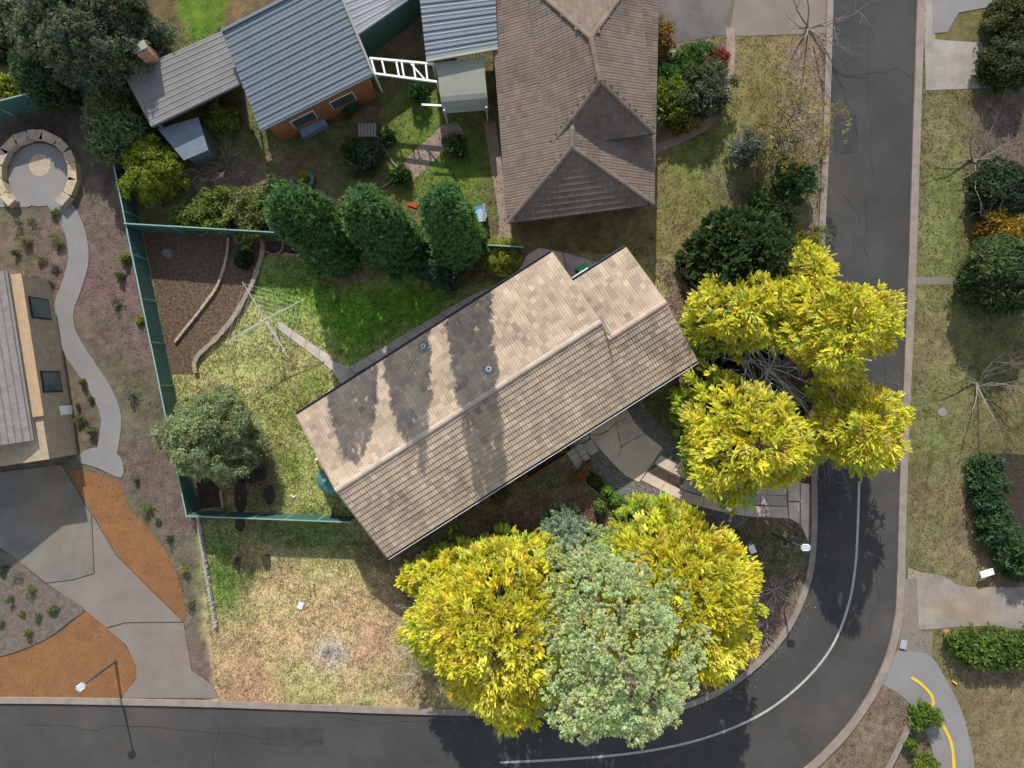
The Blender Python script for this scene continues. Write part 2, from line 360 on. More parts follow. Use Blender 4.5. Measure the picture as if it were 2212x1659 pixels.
ground = struct(obj('ground', gv, gf, M_ground, None, gc))

# ------------------------------------------------------------------ roads, paths, slabs, beds (sheets and low slabs)
def sheet(name, poly_px, z, mt, kind='structure', skirt=.02):
    o = MB().prism(P2(poly_px), z - skirt, z).build(name, mt); o['kind'] = kind; return o
HARD = []            # polygons where no grass grows
def hard(poly): HARD.append(px(poly))
inner = smooth_line([(-200, 1512), (100, 1512), (480, 1520), (900, 1535), (1250, 1541), (1400, 1538), (1500, 1516), (1600, 1462), (1690, 1372), (1742, 1262), (1757, 1150), (1757, 1000), (1762, 850), (1770, 600), (1783, 300), (1792, 0), (1798, -200)])
outer = smooth_line([(1998, -200), (1988, 0), (1978, 300), (1968, 600), (1955, 900), (1948, 1100), (1944, 1250), (1938, 1340), (1915, 1430), (1870, 1520), (1800, 1610), (1700, 1690), (1500, 1770), (1200, 1820), (-200, 1810)])
sheet('road', inner + outer, .006, M_asph); hard(inner + outer)
k1 = struct(ribbon(MB(), P2(inner), .34, 0, .12, .03).build('kerb', M_kerb))
k2 = struct(ribbon(MB(), P2(outer), .42, 0, .12, .03).build('kerb', M_kerb))
cl = smooth_line([(1856, 1040), (1853, 1130), (1848, 1220), (1832, 1310), (1795, 1400), (1730, 1478), (1640, 1545), (1520, 1595), (1380, 1625), (1220, 1640), (1080, 1647)])
struct(ribbon(MB(), P2(cl), .13, .006, .011, .06).build('road_line', M_line))

M_tar = mat('crack_sealant', (.022, .022, .022), .8, .2, 4)
M_oldp = mat('asphalt_patch', (.040, .040, .041), .95, .2, 2, .35, 90, fine=.25, fscale=45)
for i, l in enumerate(([(60, 1560), (180, 1575), (330, 1568), (520, 1590), (700, 1600)], [(430, 1525), (470, 1580), (455, 1660)], [(700, 1545), (820, 1560), (960, 1556), (1080, 1570)], [(1880, 60), (1872, 200), (1884, 340), (1868, 480), (1876, 560)], [(1800, 150), (1850, 160), (1930, 150), (1975, 165)], [(1905, 700), (1915, 850), (1900, 1010)], [(1900, 1150), (1895, 1280), (1870, 1370)], [(1820, 420), (1850, 470), (1840, 560)])):
    q = smooth_line([(a + R_.uniform(-6, 6), b + R_.uniform(-6, 6)) for a, b in smooth_line(l, 4)], 2)
    struct(ribbon(MB(), P2(q), .022, .006, .0115, .7).build('road_crack', M_tar))
for l in ([(1800, 250), (1850, 248), (1853, 330), (1803, 333)], [(560, 1570), (700, 1572), (698, 1612), (562, 1610)], [(1888, 860), (1938, 862), (1936, 905), (1886, 903)]):
    sheet('road_patch', l, .0105, M_oldp, skirt=.004)
def grow_poly(p, k):
    c = np.mean(np.array(p), 0); return [(c[0] + (a - c[0]) * k, c[1] + (b - c[1]) * k) for a, b in p]
def slabs(name, polys, mt, z=.045):
    """A paved surface whose slabs are parts."""
    root = bpy.data.objects.new(name, None); COL.objects.link(root); root['kind'] = 'structure'
    root.location = P(*polys[0][0])
    for i, p in enumerate(polys):
        m = mt[i % len(mt)] if isinstance(mt, (list, tuple)) else mt
        c = np.mean(np.array(p), 0); k_ = 1 - .42 / max(8, float(np.mean([math.dist(c, t_) for t_ in p]))); q = [(c[0] + (a - c[0]) * k_, c[1] + (b - c[1]) * k_) for a, b in p]
        MB().prism(P2(p), -.01, .016).build('joint', M_soil, root)
        MB().prism(P2(q), 0, z + R_.uniform(-.004, .004)).build('slab', m, root); hard(p)
    return root
def between(a, b, n):
    """Split the band between polylines a and b (same ends) into n slabs."""
    def at(l, t):
        s = [0]
        for i in range(len(l) - 1): s.append(s[-1] + math.dist(l[i], l[i + 1]))
        return (float(np.interp(t * s[-1], s, [p[0] for p in l])), float(np.interp(t * s[-1], s, [p[1] for p in l])))
    out = []
    for i in range(n):
        ts = [i / n, (i + .5) / n, (i + 1) / n]
        out.append([at(a, t) for t in ts] + [at(b, t) for t in ts[::-1]])
    return out
# back garden path
slabs('garden_path', between([(604, 694), (750, 793)], [(596, 707), (713, 795), (741, 834)], 5)[:4] + [[(713, 782), (737, 783), (752, 794), (768, 810), (741, 834), (713, 795), (700, 787)]], M_conc)
slabs('house_path', between([(753, 794), (883, 716), (1024, 635), (1100, 609), (1113, 598)], [(766, 808), (905, 729), (1031, 655), (1110, 615), (1140, 600)], 9), M_conc)
slabs('patio', [[(1113, 598), (1138, 552), (1165, 535), (1215, 545), (1225, 600), (1180, 620), (1140, 602)], [(1217, 545), (1275, 562), (1290, 585), (1262, 640), (1227, 602)], [(1277, 563), (1300, 570), (1330, 560), (1330, 580), (1292, 586)]], [M_drive, M_conc])
# driveway
big = [(1272, 932), (1310, 905), (1353, 882), (1369, 910), (1391, 936), (1432, 967), (1409, 1001), (1380, 1042), (1353, 1029), (1325, 1002), (1296, 970), (1277, 948)]
up = smooth_line([(1426, 982), (1472, 1008), (1540, 1030), (1620, 1046), (1700, 1050)], 4); up2 = smooth_line([(1413, 1001), (1478, 1034), (1530, 1050), (1607, 1066), (1700, 1070)], 4)
lo = smooth_line([(1398, 1020), (1470, 1057), (1527, 1075), (1607, 1091), (1700, 1094)], 4); lo2 = smooth_line([(1385, 1037), (1470, 1079), (1524, 1097), (1607, 1114), (1703, 1119)], 4)
mid_a = [(1478, 1036), (1530, 1052), (1607, 1067), (1700, 1071)]; mid_b = [(1470, 1056), (1527, 1073), (1607, 1089), (1700, 1093)]
slabs('driveway', [big] + between(up, up2, 7) + between(lo, lo2, 7) + between(mid_a, mid_b, 4) + [[(1702, 1043), (1727, 1043), (1727, 1082), (1702, 1082)], [(1702, 1084), (1727, 1084), (1727, 1132), (1704, 1119)], [(1729, 1043), (1748, 1045), (1746, 1170), (1729, 1134)]],
      [M_drive] * 15 + [M_drive2] * 4 + [M_drive] * 3)
sheet('driveway_base', grow_poly(big, 1.05), .009, M_gravel)
sheet('driveway_base', [(1410, 985), (1430, 978)] + [(a, b - 4) for a, b in up] + [(1727, 1040), (1730, 1136)] + [(a, b + 2) for a, b in lo2[::-1]] + [(1380, 1040)], .008, M_gravel)
for crk in ([(1273, 938), (1290, 940), (1312, 930), (1330, 915), (1352, 905)], [(1338, 968), (1352, 958), (1372, 948), (1392, 938)], [(1331, 912), (1336, 940), (1342, 965), (1336, 985)]):
    q = smooth_line([(a + R_.uniform(-1, 1), b + R_.uniform(-1, 1)) for a, b in crk], 3)
    struct(ribbon(MB(), P2(q), .03, .045, .0515, .6).build('driveway_crack', M_soil))
slabs('entry_paving', [[(1236, 949), (1252, 941), (1269, 933), (1275, 945), (1243, 966), (1238, 957)], [(1247, 966), (1277, 948), (1295, 973), (1277, 984), (1262, 972)], [(1246, 967), (1260, 974), (1267, 988), (1259, 990)]], M_drive2)
steps = thing('garden_steps', 'small block steps with two flights beside the brick-edged bed under the eave', 'steps', P(1243, 985))
ux, uy = Vector((math.cos(math.radians(32.5)), math.sin(math.radians(32.5)), 0)), Vector((math.sin(math.radians(32.5)), -math.cos(math.radians(32.5)), 0))
s0 = P(1222, 976)
for i in range(4):
    MB().box(s0 + uy * (.17 + i * .30) + ux * .27 + Vector((0, 0, .11 - i * .02)), (.50, .27, .22 - i * .04), math.radians(32.5)).build('step_block', M_drive2, steps)
for i in range(3):
    MB().box(s0 + uy * (.16 + i * .34) + ux * .80 + Vector((0, 0, .13)), (.36, .31, .26), math.radians(32.5)).build('step_block', M_conc, steps)
MB().beam(s0 + ux * .57 + Vector((0, 0, .14)), s0 + ux * .57 + uy * 1.35 + Vector((0, 0, .14)), .07, .26).build('divider', M_timber, steps)
MB().beam(s0 + Vector((0, 0, .1)), s0 + uy * 2.1 + Vector((0, 0, .1)), .05, .2).build('side_board', M_pwood, steps)
# gravel and beds of the lot
grav_a = smooth_line([(1262, 992), (1277, 984), (1297, 974), (1325, 1004), (1353, 1031), (1380, 1044), (1386, 1040), (1470, 1081), (1524, 1099), (1607, 1116), (1610, 1130), (1580, 1142), (1530, 1135), (1470, 1125), (1400, 1110), (1350, 1085), (1310, 1050), (1280, 1020)], 3)
g1 = sheet('gravel', grav_a, .012, M_gravel); hard(grav_a)
grav_b = [(1358, 882), (1372, 908), (1394, 934), (1434, 966), (1428, 980), (1480, 1006), (1500, 1000), (1470, 960), (1430, 925), (1400, 890), (1380, 868)]
sheet('gravel', grav_b, .012, M_gravel); hard(grav_b)
strip_mid = [(1413, 1004), (1476, 1037), (1468, 1055), (1400, 1019)]
sheet('garden_bed', strip_mid, .010, M_mulchd); hard(strip_mid)
front_bed = smooth_line([(1237, 1006), (1262, 992), (1282, 1022), (1312, 1052), (1352, 1087), (1400, 1112), (1372, 1110), (1330, 1090), (1290, 1066), (1262, 1040), (1245, 1015)], 3)
sheet('garden_bed', front_bed, .014, M_soil); hard(front_bed)
eave_bed = [(1120, 1034), (1126, 1044), (1226, 982), (1236, 960), (1225, 950)]
sheet('garden_bed', eave_bed, .012, M_soil); hard(eave_bed)
wall_bed = [(768, 812), (908, 731), (1034, 657), (1050, 670), (790, 840)]
sheet('garden_bed', wall_bed, .012, M_soil); hard(wall_bed)
mulch = smooth_line([(309, 500), (430, 505), (571, 519), (569, 546), (560, 578), (547, 614), (524, 658), (497, 700), (465, 736), (433, 766), (423, 787), (424, 806), (371, 808)], 4)
sheet('mulch_bed', mulch, .02, M_mulch); hard(mulch)
mulch2 = [(408, 1035), (455, 1030), (476, 1060), (482, 1094), (430, 1100)]
sheet('mulch_bed', mulch2, .02, M_mulchd); hard(mulch2)
mulch3 = [(573, 519), (650, 524), (655, 549), (612, 548), (572, 552)]
sheet('mulch_bed', mulch3, .014, M_mulchd); hard(mulch3)
def blob(cx, cy, rx, ry, n=18, jit=.18, rot=0):
    out = []
    for i in range(n):
        t = 2 * math.pi * i / n; k = 1 + R_.uniform(-jit, jit); a, b = rx * k * math.cos(t), ry * k * math.sin(t)
        out.append((cx + a * math.cos(rot) - b * math.sin(rot), cy + a * math.sin(rot) + b * math.cos(rot)))
    return out
PATCH = [blob(520, 1075, 13, 38), blob(581, 1068, 13, 22), blob(548, 1020, 30, 26), blob(519, 1130, 11, 18), blob(514, 1218, 7, 20), blob(577, 1215, 8, 20)]
for p in PATCH: sheet('mulch_patch', p, .012, M_mulchd, 'structure', .01); hard(p)
ashp = blob(714, 1414, 33, 33, 30, .10)
# neighbour to the west: drive, orange gravel, curved path
Z6 = lambda l: [(a * .4604, 895.4 + b * .4604) for a, b in l]
pad = Z6([(-300, 300), (0, 270), (290, 235), (430, 470), (443, 745), (340, 775), (220, 790), (0, 620), (-300, 500)])
drv1 = Z6([(434, 472), (545, 660), (700, 815), (860, 972), (590, 975), (500, 1000), (400, 918), (222, 793), (342, 778), (446, 748)])
drv2 = Z6([(590, 979), (862, 976), (900, 1200), (1000, 1270), (1030, 1330), (570, 1330), (640, 1240), (640, 1180), (592, 1080), (502, 1004)])
slabs('neighbour_driveway', [pad, drv1, drv2], [M_conc_s, M_conc_t, M_conc_t], .03)
og1 = smooth_line(Z6([(320, 250), (420, 270), (565, 320), (600, 430), (700, 540), (800, 680), (850, 820), (866, 966), (760, 868), (552, 657), (440, 470), (322, 256)]), 3)
og2 = smooth_line(Z6([(-300, 1180), (0, 1140), (150, 1090), (300, 1010), (400, 925), (480, 985), (585, 1083), (632, 1180), (632, 1240), (562, 1326), (300, 1328), (-300, 1328)]), 3)
sheet('orange_gravel', og1, .012, M_ogravel); hard(og1); sheet('orange_gravel', og2, .012, M_ogravel); hard(og2)
isl = smooth_line(Z6([(-300, 560), (0, 640), (60, 665), (220, 800), (390, 905), (335, 965), (200, 1062), (0, 1135), (-300, 1190)]), 3)
sheet('mulch_bed', isl, .05, mat('grey_bark_mulch', (.13, .103, .086), 1, .3, 4, .8, 20, fine=.45, fscale=22)); hard(isl)
crv = smooth_line([(225, 1010), (236, 950), (240, 900), (222, 850), (190, 800), (160, 755), (140, 710), (139, 665), (158, 610), (170, 560), (165, 510), (148, 468), (120, 430), (100, 405)], 5)
struct(ribbon(MB(), P2(crv), 1.15, 0, .035).build('curved_path', M_conc_w)); CURVE = px(crv)
apron = smooth_line([(170, 985), (185, 972), (215, 966), (250, 978), (266, 1000), (262, 1032), (215, 1012), (175, 1000)], 3)
sheet('path_apron', apron, .04, M_conc_w); hard(apron)
sheet('paved_circle', blob(86, 378, 68, 68, 40, 0), .03, M_conc_w); hard(blob(86, 378, 80, 80, 24, 0))
sheet('paved_path', [(-120, 420), (30, 405), (110, 425), (60, 448), (20, 447), (-120, 455)], .034, M_conc_w)
sheet('sand_disc', blob(87, 357, 23, 24, 26, .04), .036, mat('sand', (.37, .29, .21), 1, .2, 3), skirt=.005)
# neighbour to the north and far corners
sheet('garden_path', smooth_line([(985, 262), (1000, 290), (960, 325), (920, 365), (885, 392), (862, 378), (880, 340), (925, 300), (955, 270)], 3), .010, M_path)
sheet('side_path', [(1045, 265), (1070, 262), (1100, 470), (1108, 545), (1075, 545), (1078, 470)], .012, M_path)
sheet('neighbour_parking', [(1405, -100), (1600, -100), (1570, 75), (1450, 95), (1415, 80)], .012, mat('old_asphalt', (.11, .10, .095), .95, .25, .8, .3, 60, tint=(.14, .125, .115)))
sheet('neighbour_apron', [(1602, -100), (1795, -100), (1785, 72), (1600, 78), (1575, 75)], .014, M_conc_t)
struct(ribbon(MB(), P2(smooth_line([(1578, 60), (1578, 120), (1572, 190), (1556, 235), (1520, 272), (1470, 300), (1405, 326)])), .48, 0, .02).build('curved_path', M_path))
sheet('driveway_east', [(1992, -100), (2020, -100), (2020, 85), (2050, 88), (2120, 92), (2140, 190), (2000, 195)], .012, mat('worn_concrete', (.26, .235, .21), .9, .25, 1, .2, 50))
sheet('white_driveway', [(2010, -100), (2400, -100), (2320, -10), (2190, 5), (2070, 28), (2046, 70), (2016, 72)], .03, M_conc_w)
sheet('verge_path', [(1968, 598), (2100, 598), (2100, 615), (1967, 615)], .012, M_conc_t)
sheet('driveway_east', smooth_line([(1962, 1225), (1985, 1235), (2040, 1245), (2090, 1268), (2300, 1275), (2300, 1362), (2120, 1352), (2000, 1360), (1958, 1362)], 3), .012, mat('worn_tan_concrete', (.23, .205, .18), .9, .25, 1, .2, 50, tint=(.26, .20, .14)))
sheet('verge_path', [(1950, 1250), (1980, 1250), (1985, 1362), (2015, 1365), (2012, 1415), (1940, 1402)], .016, M_conc_t)
wp = smooth_line([(1938, 1404), (1975, 1408), (2012, 1418), (2050, 1480), (2085, 1560), (2105, 1700), (2030, 1700), (2018, 1640), (1995, 1570), (1955, 1510), (1903, 1476)], 4)
sheet('footpath', wp, .02, M_conc_w)
for p in ([(1980, 1250), (2300, 1250), (2300, 1362), (1958, 1362)], wp, [(2000, 0), (2140, 0), (2140, 190), (2000, 195)], [(1968, 598), (2100, 598), (2100, 615), (1967, 615)], [(1405, -100), (1795, -100), (1785, 72), (1415, 80)]): hard(p)
tag(ribbon(MB(), P2(smooth_line([(1968, 1463), (1990, 1478), (2010, 1500), (2015, 1518), (2012, 1530), (2035, 1565), (2055, 1610), (2062, 1690)])), .16, .02, .05, .1).build('garden_hose', M_yel), 'yellow hose lying along the curved pale footpath', 'hose')

# ------------------------------------------------------------------ roofs
HE = 2.8
class Tiles:
    """Collects roof tile placements of one roof; nearest ones become parts, the rest one mesh."""
    W_, E_, L_ = .30, .315, .365
    def __init__(s, pal, simple=False): s.items = []; s.pal = pal; s.simple = simple; s.cache = {}
    def template(s):
        xs = np.linspace(0, s.W_, 5) if s.simple else np.array([0, .016, .045, .105, .15, .166, .195, .255, .30])
        z = np.array([0, .016, .022, .018, 0, .016, .022, .018, 0]) if not s.simple else .018 * np.array([0, 1, .2, 1, 0])
        n = len(xs); up = .012
        a = np.stack([xs, np.zeros(n), z * .2 - .012 + up], 1); b = np.stack([xs, np.zeros(n) + .004, z + .042 + up], 1); c = np.stack([xs, np.full(n, s.L_), z + .002 + up], 1)
        f = [(r * n + i, r * n + i + 1, (r + 1) * n + i + 1, (r + 1) * n + i) for r in range(2) for i in range(n - 1)]
        return np.vstack([a, b, c]), np.array(f)
    def slope(s, o, u, up, length, run, inside=None, seed=0):
        o, u, up = Vector(o), Vector(u).normalized(), Vector(up).normalized(); n = u.cross(up).normalized()
        rows = max(1, round(run / s.E_)); e = run / rows; cols = max(1, round(length / s.W_)); w = length / cols
        M = np.array([[u.x, up.x, n.x], [u.y, up.y, n.y], [u.z, up.z, n.z]])
        for r in range(rows):
            for c in range(cols):
                a, b = c * w, r * e
                if inside is not None and not inside(a + w / 2, b + e / 2): continue
                p = o + u * a + up * b
                k = .5 + .75 * (.42 * vnoise(np.array([a]), np.array([b]), 1.6, seed)[0] + .22 * vnoise(np.array([a]), np.array([b]), .5, seed + 3)[0] + .42 * R_.random() - .53) * 1.45 + .08
                s.items.append((np.array(p) + np.array([n.x, n.y, n.z]) * R_.uniform(0, .004), M, w / s.W_ * .985, e / s.E_, int(min(len(s.pal) - 1, max(0, k * len(s.pal) * .95)))))
    def build(s, root_part, keep):
        tv, tf = s.template(); cp = np.array([0, 0, CAM_H]); og = np.array(origin(root_part))
        s.items.sort(key=lambda t: np.linalg.norm(t[0] - cp))
        for p, M, sx, sy, ci in s.items[:keep]:
            key = (ci, round(sx, 4), round(sy, 4))
            if key not in s.cache:
                s.cache[key] = raw_mesh('roof_tile', tv * [sx, sy, 1], tf, np.tile(np.array(s.pal[ci]), (len(tv), 1))); s.cache[key].materials.append(M_tile)
            o = link_mesh('roof_tile', s.cache[key], root_part)
            m = Matrix([list(M[i]) + [p[i] - og[i]] for i in range(3)] + [[0, 0, 0, 1]]); o.matrix_local = m
        rest = s.items[keep:]
        if rest:
            V = np.vstack([(tv * [sx, sy, 1]) @ M.T + p for p, M, sx, sy, ci in rest])
            F = np.vstack([tf + i * len(tv) for i in range(len(rest))])
            C = np.vstack([np.tile(np.array(s.pal[t[4]]), (len(tv), 1)) for t in rest])
            obj('roof_tiles', V, F, M_tile, root_part, C, kind='stuff')
def ridge_caps(p, q, parent, pal, w=.29, step=.40, name='ridge_tile'):
    p, q = Vector(p), Vector(q); d = (q - p); L = d.length; d.normalize(); n = max(1, round(L / step)); sd = d.cross(Vector((0, 0, 1))).normalized(); upv = sd.cross(d)
    og = origin(parent); ang = [math.radians(a) for a in (180, 150, 120, 90, 60, 30, 0)]; meshes = []
    for c in pal:
        vs = []; r0, r1 = w / 2, w / 2 * .93
        for y, r in ((0, r0), (step * 1.05, r1)):
            vs += [(r * math.cos(a), y, .045 + r * .55 * math.sin(a)) for a in ang]
        f = [(i, i + 1, 8 + i, 7 + i) for i in range(6)] + [tuple(range(6, -1, -1))]
        me = raw_mesh(name, vs, f, np.tile(np.array(c), (14, 1))); me.materials.append(M_tile); meshes.append(me)
    for i in range(n):
        o = link_mesh(name, meshes[R_.randrange(len(meshes))], parent); c = p + d * (L * i / n) - og
        o.matrix_local = Matrix(((sd.x, d.x, upv.x, c.x), (sd.y, d.y, upv.y, c.y), (sd.z, d.z, upv.z, c.z), (0, 0, 0, 1)))
PAL = [tuple(np.array(c_) * (1.10, 1.03, .93)) for c_ in ((.185, .150, .128), (.225, .183, .155), (.275, .225, .188), (.315, .26, .214), (.345, .288, .235), (.375, .315, .255), (.41, .347, .278), (.45, .385, .31))]
# --- the main house
A, B, C = P(640, 898, HE), P(837, 1203, HE), P(1505, 778, HE)
ang = math.radians(32.45); hu = Vector((math.cos(ang), math.sin(ang), 0)); hw = Vector((-math.sin(ang), math.cos(ang), 0))
LEN = (C - B).dot(hu); WID = (A - B).dot(hw); TP = math.tan(math.radians(16.5))
RZ = HE + TP * WID / 2
r2 = P(1300, 700, RZ); LMAIN = (r2 - B).dot(hu)
WID2 = (P(1275, 584, HE) - B).dot(hw)
RZ2 = HE + TP * WID2 / 2
def H(a, b, z): return Vector((B.x, B.y, 0)) + hu * a + hw * b + Vector((0, 0, z))
print('house', LEN, WID, LMAIN, WID2, RZ, RZ2)
house = thing('house', 'long brick house with mottled beige tiled gable roof in the middle of the lot', 'house', H(LEN / 2, WID / 2, 0))
wl_ = MB()
wl_.prism([H(.2, .55, 0), H(LMAIN - .15, .55, 0), H(LMAIN - .15, WID - .55, 0), H(.2, WID - .55, 0)], 0, HE - .12)
for a0, a1, wd, rz in ((.2, LMAIN - .15, WID, RZ), (LMAIN - .14, LEN - .2, WID2, RZ2)):
    z0 = HE - .12; k = .55
    lo_ = [H(a0, k, z0), H(a0, wd / 2, rz - .30), H(a0, wd - k, z0)]; hi_ = [H(a1, k, z0), H(a1, wd / 2, rz - .30), H(a1, wd - k, z0)]
    wl_.add(lo_ + hi_, [(0, 1, 2), (5, 4, 3), (0, 3, 4, 1), (1, 4, 5, 2)])
wl_.prism([H(LMAIN - .14, .55, 0), H(LEN - .2, .55, 0), H(LEN - .2, WID2 - .55, 0), H(LMAIN - .14, WID2 - .55, 0)], 0, HE - .12)
wl_.build('wall', M_wallb, house)
def window(a, b, nrm, w, z0, z1, parent, HH=H):
    d = hu if abs(nrm.dot(hw)) > .5 else hw
    c = HH(a, b, (z0 + z1) / 2) + nrm * .01; rz = math.atan2(d.y, d.x)
    f = MB()
    for s_ in (-1, 1):
        f.box(c + d * (s_ * w / 2), (.07, .08, z1 - z0), rz); f.box(c + Vector((0, 0, s_ * (z1 - z0) / 2)), (w + .07, .09, .07), rz)
    f.box(c, (.05, .07, z1 - z0 - .08), rz)
    fr = f.build('window', M_white, parent); MB().box(c, (w - .02, .03, z1 - z0 - .02), rz).build('pane', M_glass, fr)
for a in (2.5, 6.0, 9.5, 13.0): window(a, WID - .55, hw, 1.6, .9, 2.2, house)
for a in (2.2, 5.6, 14.5): window(a, .55, -hw, 1.9, .7, 2.2, house)
window(.2, 2.6, -hu, 1.2, 1.0, 2.1, house); window(LEN - .2, 3.2, hu, 1.2, 1.0, 2.1, house)
dr = MB().box(H(9.0, .53, 1.03), (.9, .08, 2.06), ang).build('door', M_wtile, house); MB().box(H(9.3, .46, 1.0), (.03, .08, .14), ang).build('handle', M_galv, dr)
dr = MB().box(H(11.4, WID - .53, 1.03), (.85, .08, 2.06), ang).build('door', M_white, house); MB().box(H(11.7, WID - .46, 1.0), (.03, .08, .14), ang).build('handle', M_galv, dr)
rf = MB()
def deck(a0, a1, b0, z0, b1, z1):
    q = [H(a0, b0, z0 - .07), H(a1, b0, z0 - .07), H(a1, b1, z1 - .07), H(a0, b1, z1 - .07)]
    rf.hexa(q, [p + Vector((0, 0, .06)) for p in q])
deck(0, LMAIN, 0, HE, WID / 2, RZ); deck(0, LMAIN, WID, HE, WID / 2, RZ); deck(LMAIN + .01, LEN, 0, HE, WID2 / 2, RZ2); deck(LMAIN + .01, LEN, WID2, HE, WID2 / 2, RZ2)
roof = rf.build('roof', mat('roof_deck', (.20, .16, .14), .95, .2), house)
T = Tiles(PAL); sl = math.sqrt(1 + TP * TP)
upS = (hw + Vector((0, 0, TP))).normalized(); upN = (-hw + Vector((0, 0, TP))).normalized()
T.slope(H(0, 0, HE), hu, upS, LMAIN, WID / 2 * sl, seed=1)
T.slope(H(LMAIN, 0, HE), hu, upS, LEN - LMAIN, WID2 / 2 * sl, seed=1)
T.slope(H(LMAIN, WID, HE), -hu, upN, LMAIN, WID / 2 * sl, seed=5)
T.slope(H(LEN, WID2, HE), -hu, upN, LEN - LMAIN, WID2 / 2 * sl, seed=6)
T.build(roof, 300)
RPAL = [(.42, .35, .285), (.39, .325, .265), (.45, .38, .31), (.36, .295, .245)]; RPAL2 = [(.42, .31, .245), (.39, .285, .225), (.37, .295, .245)]
ridge_caps(H(-.02, WID / 2, RZ), H(LMAIN, WID / 2, RZ), roof, RPAL); ridge_caps(H(LMAIN - .1, WID2 / 2, RZ2), H(LEN, WID2 / 2, RZ2), roof, RPAL2)
def gutter(a0, a1, b, sgn, edge):
    g = MB(); z = HE - .06
    g.beam(H(a0, b + sgn * .07, z - .05), H(a1, b + sgn * .07, z - .05), .13, .02)
    o = g.build('gutter', M_gut, house)
    MB().beam(H(a0, b + sgn * .145, z), H(a1, b + sgn * .145, z), .022, .12).build('gutter_lip', edge, o)
    MB().beam(H(a0, b - sgn * .01, z - .03), H(a1, b - sgn * .01, z - .03), .02, .16).build('fascia', M_gut, o)
gutter(-.02, LMAIN, WID, 1, M_gut); gutter(LMAIN + .05, LEN, WID2, 1, mat('blue_gutter', (.12, .17, .22), .35, .05)); gutter(-.02, LEN, 0, -1, M_white)
for a, wd, rz in ((-.03, WID, RZ), (LEN + .03, WID2, RZ2)):
    for b0, b1 in ((0, wd / 2), (wd, wd / 2)):
        MB().beam(H(a, b0, HE - .05), H(a, b1, rz - .05), .04, .16).build('barge_board', M_wtile, house)
MB().beam(H(LMAIN + .03, WID, HE - .05), H(LMAIN + .03, WID2 / 2, HE + TP * (WID - WID2 / 2) - .05), .04, .14).build('barge_board', M_wtile, house)
MB().beam(H(LMAIN + .10, WID / 2 + .1, RZ - .05), H(LMAIN + .10, WID2 / 2, RZ2 + .10), .10, .02).build('flashing', mat('lead_flashing', (.24, .215, .20), .7, .2, 6), house)
def on_roof(x, y, n=True):
    z = HE
    for _ in range(6):
        p = P(x, y, z); b = (p - B).dot(hw); z = HE + TP * min(b, WID - b) + .04
    return P(x, y, z)
for i, (x, y, r, hgt) in enumerate(((1056, 797, .10, .42), (916, 748, .09, .34), (886, 899, .06, .25))):
    p = on_roof(x, y)
    v = MB().lathe(p, [(r * .55, -.1), (r * .55, hgt)]).build('vent_pipe', M_galv, house)
    if i < 2: MB().lathe(p + Vector((0, 0, hgt)), [(r * 1.25, -.03), (r * 1.45, .0), (r * 1.2, .07), (r * .55, .09)], 20).build('cowl', M_white if i == 0 else M_galv, v)
    if i < 2: MB().lathe(p + Vector((0, 0, hgt + .085)), [(r * .6, 0), (r * .55, .012)], 16).build('opening', M_black, v)
    q = MB(); up_ = upN * .28; sd = hu * .24; o = p + Vector((0, 0, .035))
    q.hexa([o - up_ - sd, o + up_ - sd, o + up_ + sd, o - up_ + sd], [t + Vector((0, 0, .012)) for t in (o - up_ - sd, o + up_ - sd, o + up_ + sd, o - up_ + sd)])
    q.build('flashing', mat('lead_flashing', (.24, .215, .20), .7, .2, 6), v)
# narrow white awning box and wheelie bin by the back wall
aw = tag(MB().beam(P(1238, 604, 2.45), P(1272, 582, 2.45), .26, .10).build('awning_box', M_white), 'narrow white box awning along the rear eave above the green bin', 'awning')
bt = P(1258, 589)
wb = thing('wheelie_bin', 'wheelie bin with bright green lid on the back patio', 'bin', bt)
q = [Vector((math.cos(ang) * a - math.sin(ang) * b, math.sin(ang) * a + math.cos(ang) * b, 0)) for a, b in ((-.27, -.27), (.27, -.27), (.27, .27), (-.27, .27))]
MB().hexa([bt + t * .8 + Vector((0, 0, .04)) for t in q], [bt + t * 1.05 + Vector((0, 0, .92)) for t in q]).build('body', M_black, wb)
MB().hexa([bt + t * 1.15 + Vector((0, 0, .93)) for t in q], [bt + t * .95 + Vector((0, 0, 1.03)) for t in q]).build('lid', M_bin, wb)
for s_ in (-1, 1): MB().tube([bt + hu * (s_ * .28 - .03) + hw * .27 + Vector((0, 0, .1)), bt + hu * (s_ * .28 + .03) + hw * .27 + Vector((0, 0, .1))], .1, 12).build('wheel', M_black, wb)
# water tank under the west gable
tk = P(712, 1038, 2.0); tk.z = 0
tank = thing('water_tank', 'round dark green rainwater tank beside the west gable', 'water tank', tk)
MB().lathe(tk, [(.70, 0)] + [(.70 + (.018 if i % 2 else 0), .1 + i * .1) for i in range(17)] + [(.70, 1.85)], 32).build('body', M_tank, tank, True)
MB().lathe(tk, [(.715, 1.85), (.70, 1.90), (.40, 1.99), (.05, 2.03)], 32).build('top', M_tank, tank, True)
MB().lathe(tk + Vector((-.28, .02, 1.97)), [(.10, 0), (.10, .06)], 14).build('cap', M_galv, tank)
MB().beam(tk + Vector((-.6, -.42, 1.95)), tk + Vector((.05, .02, 2.06)), .06, .05).build('rib', M_tank, tank)

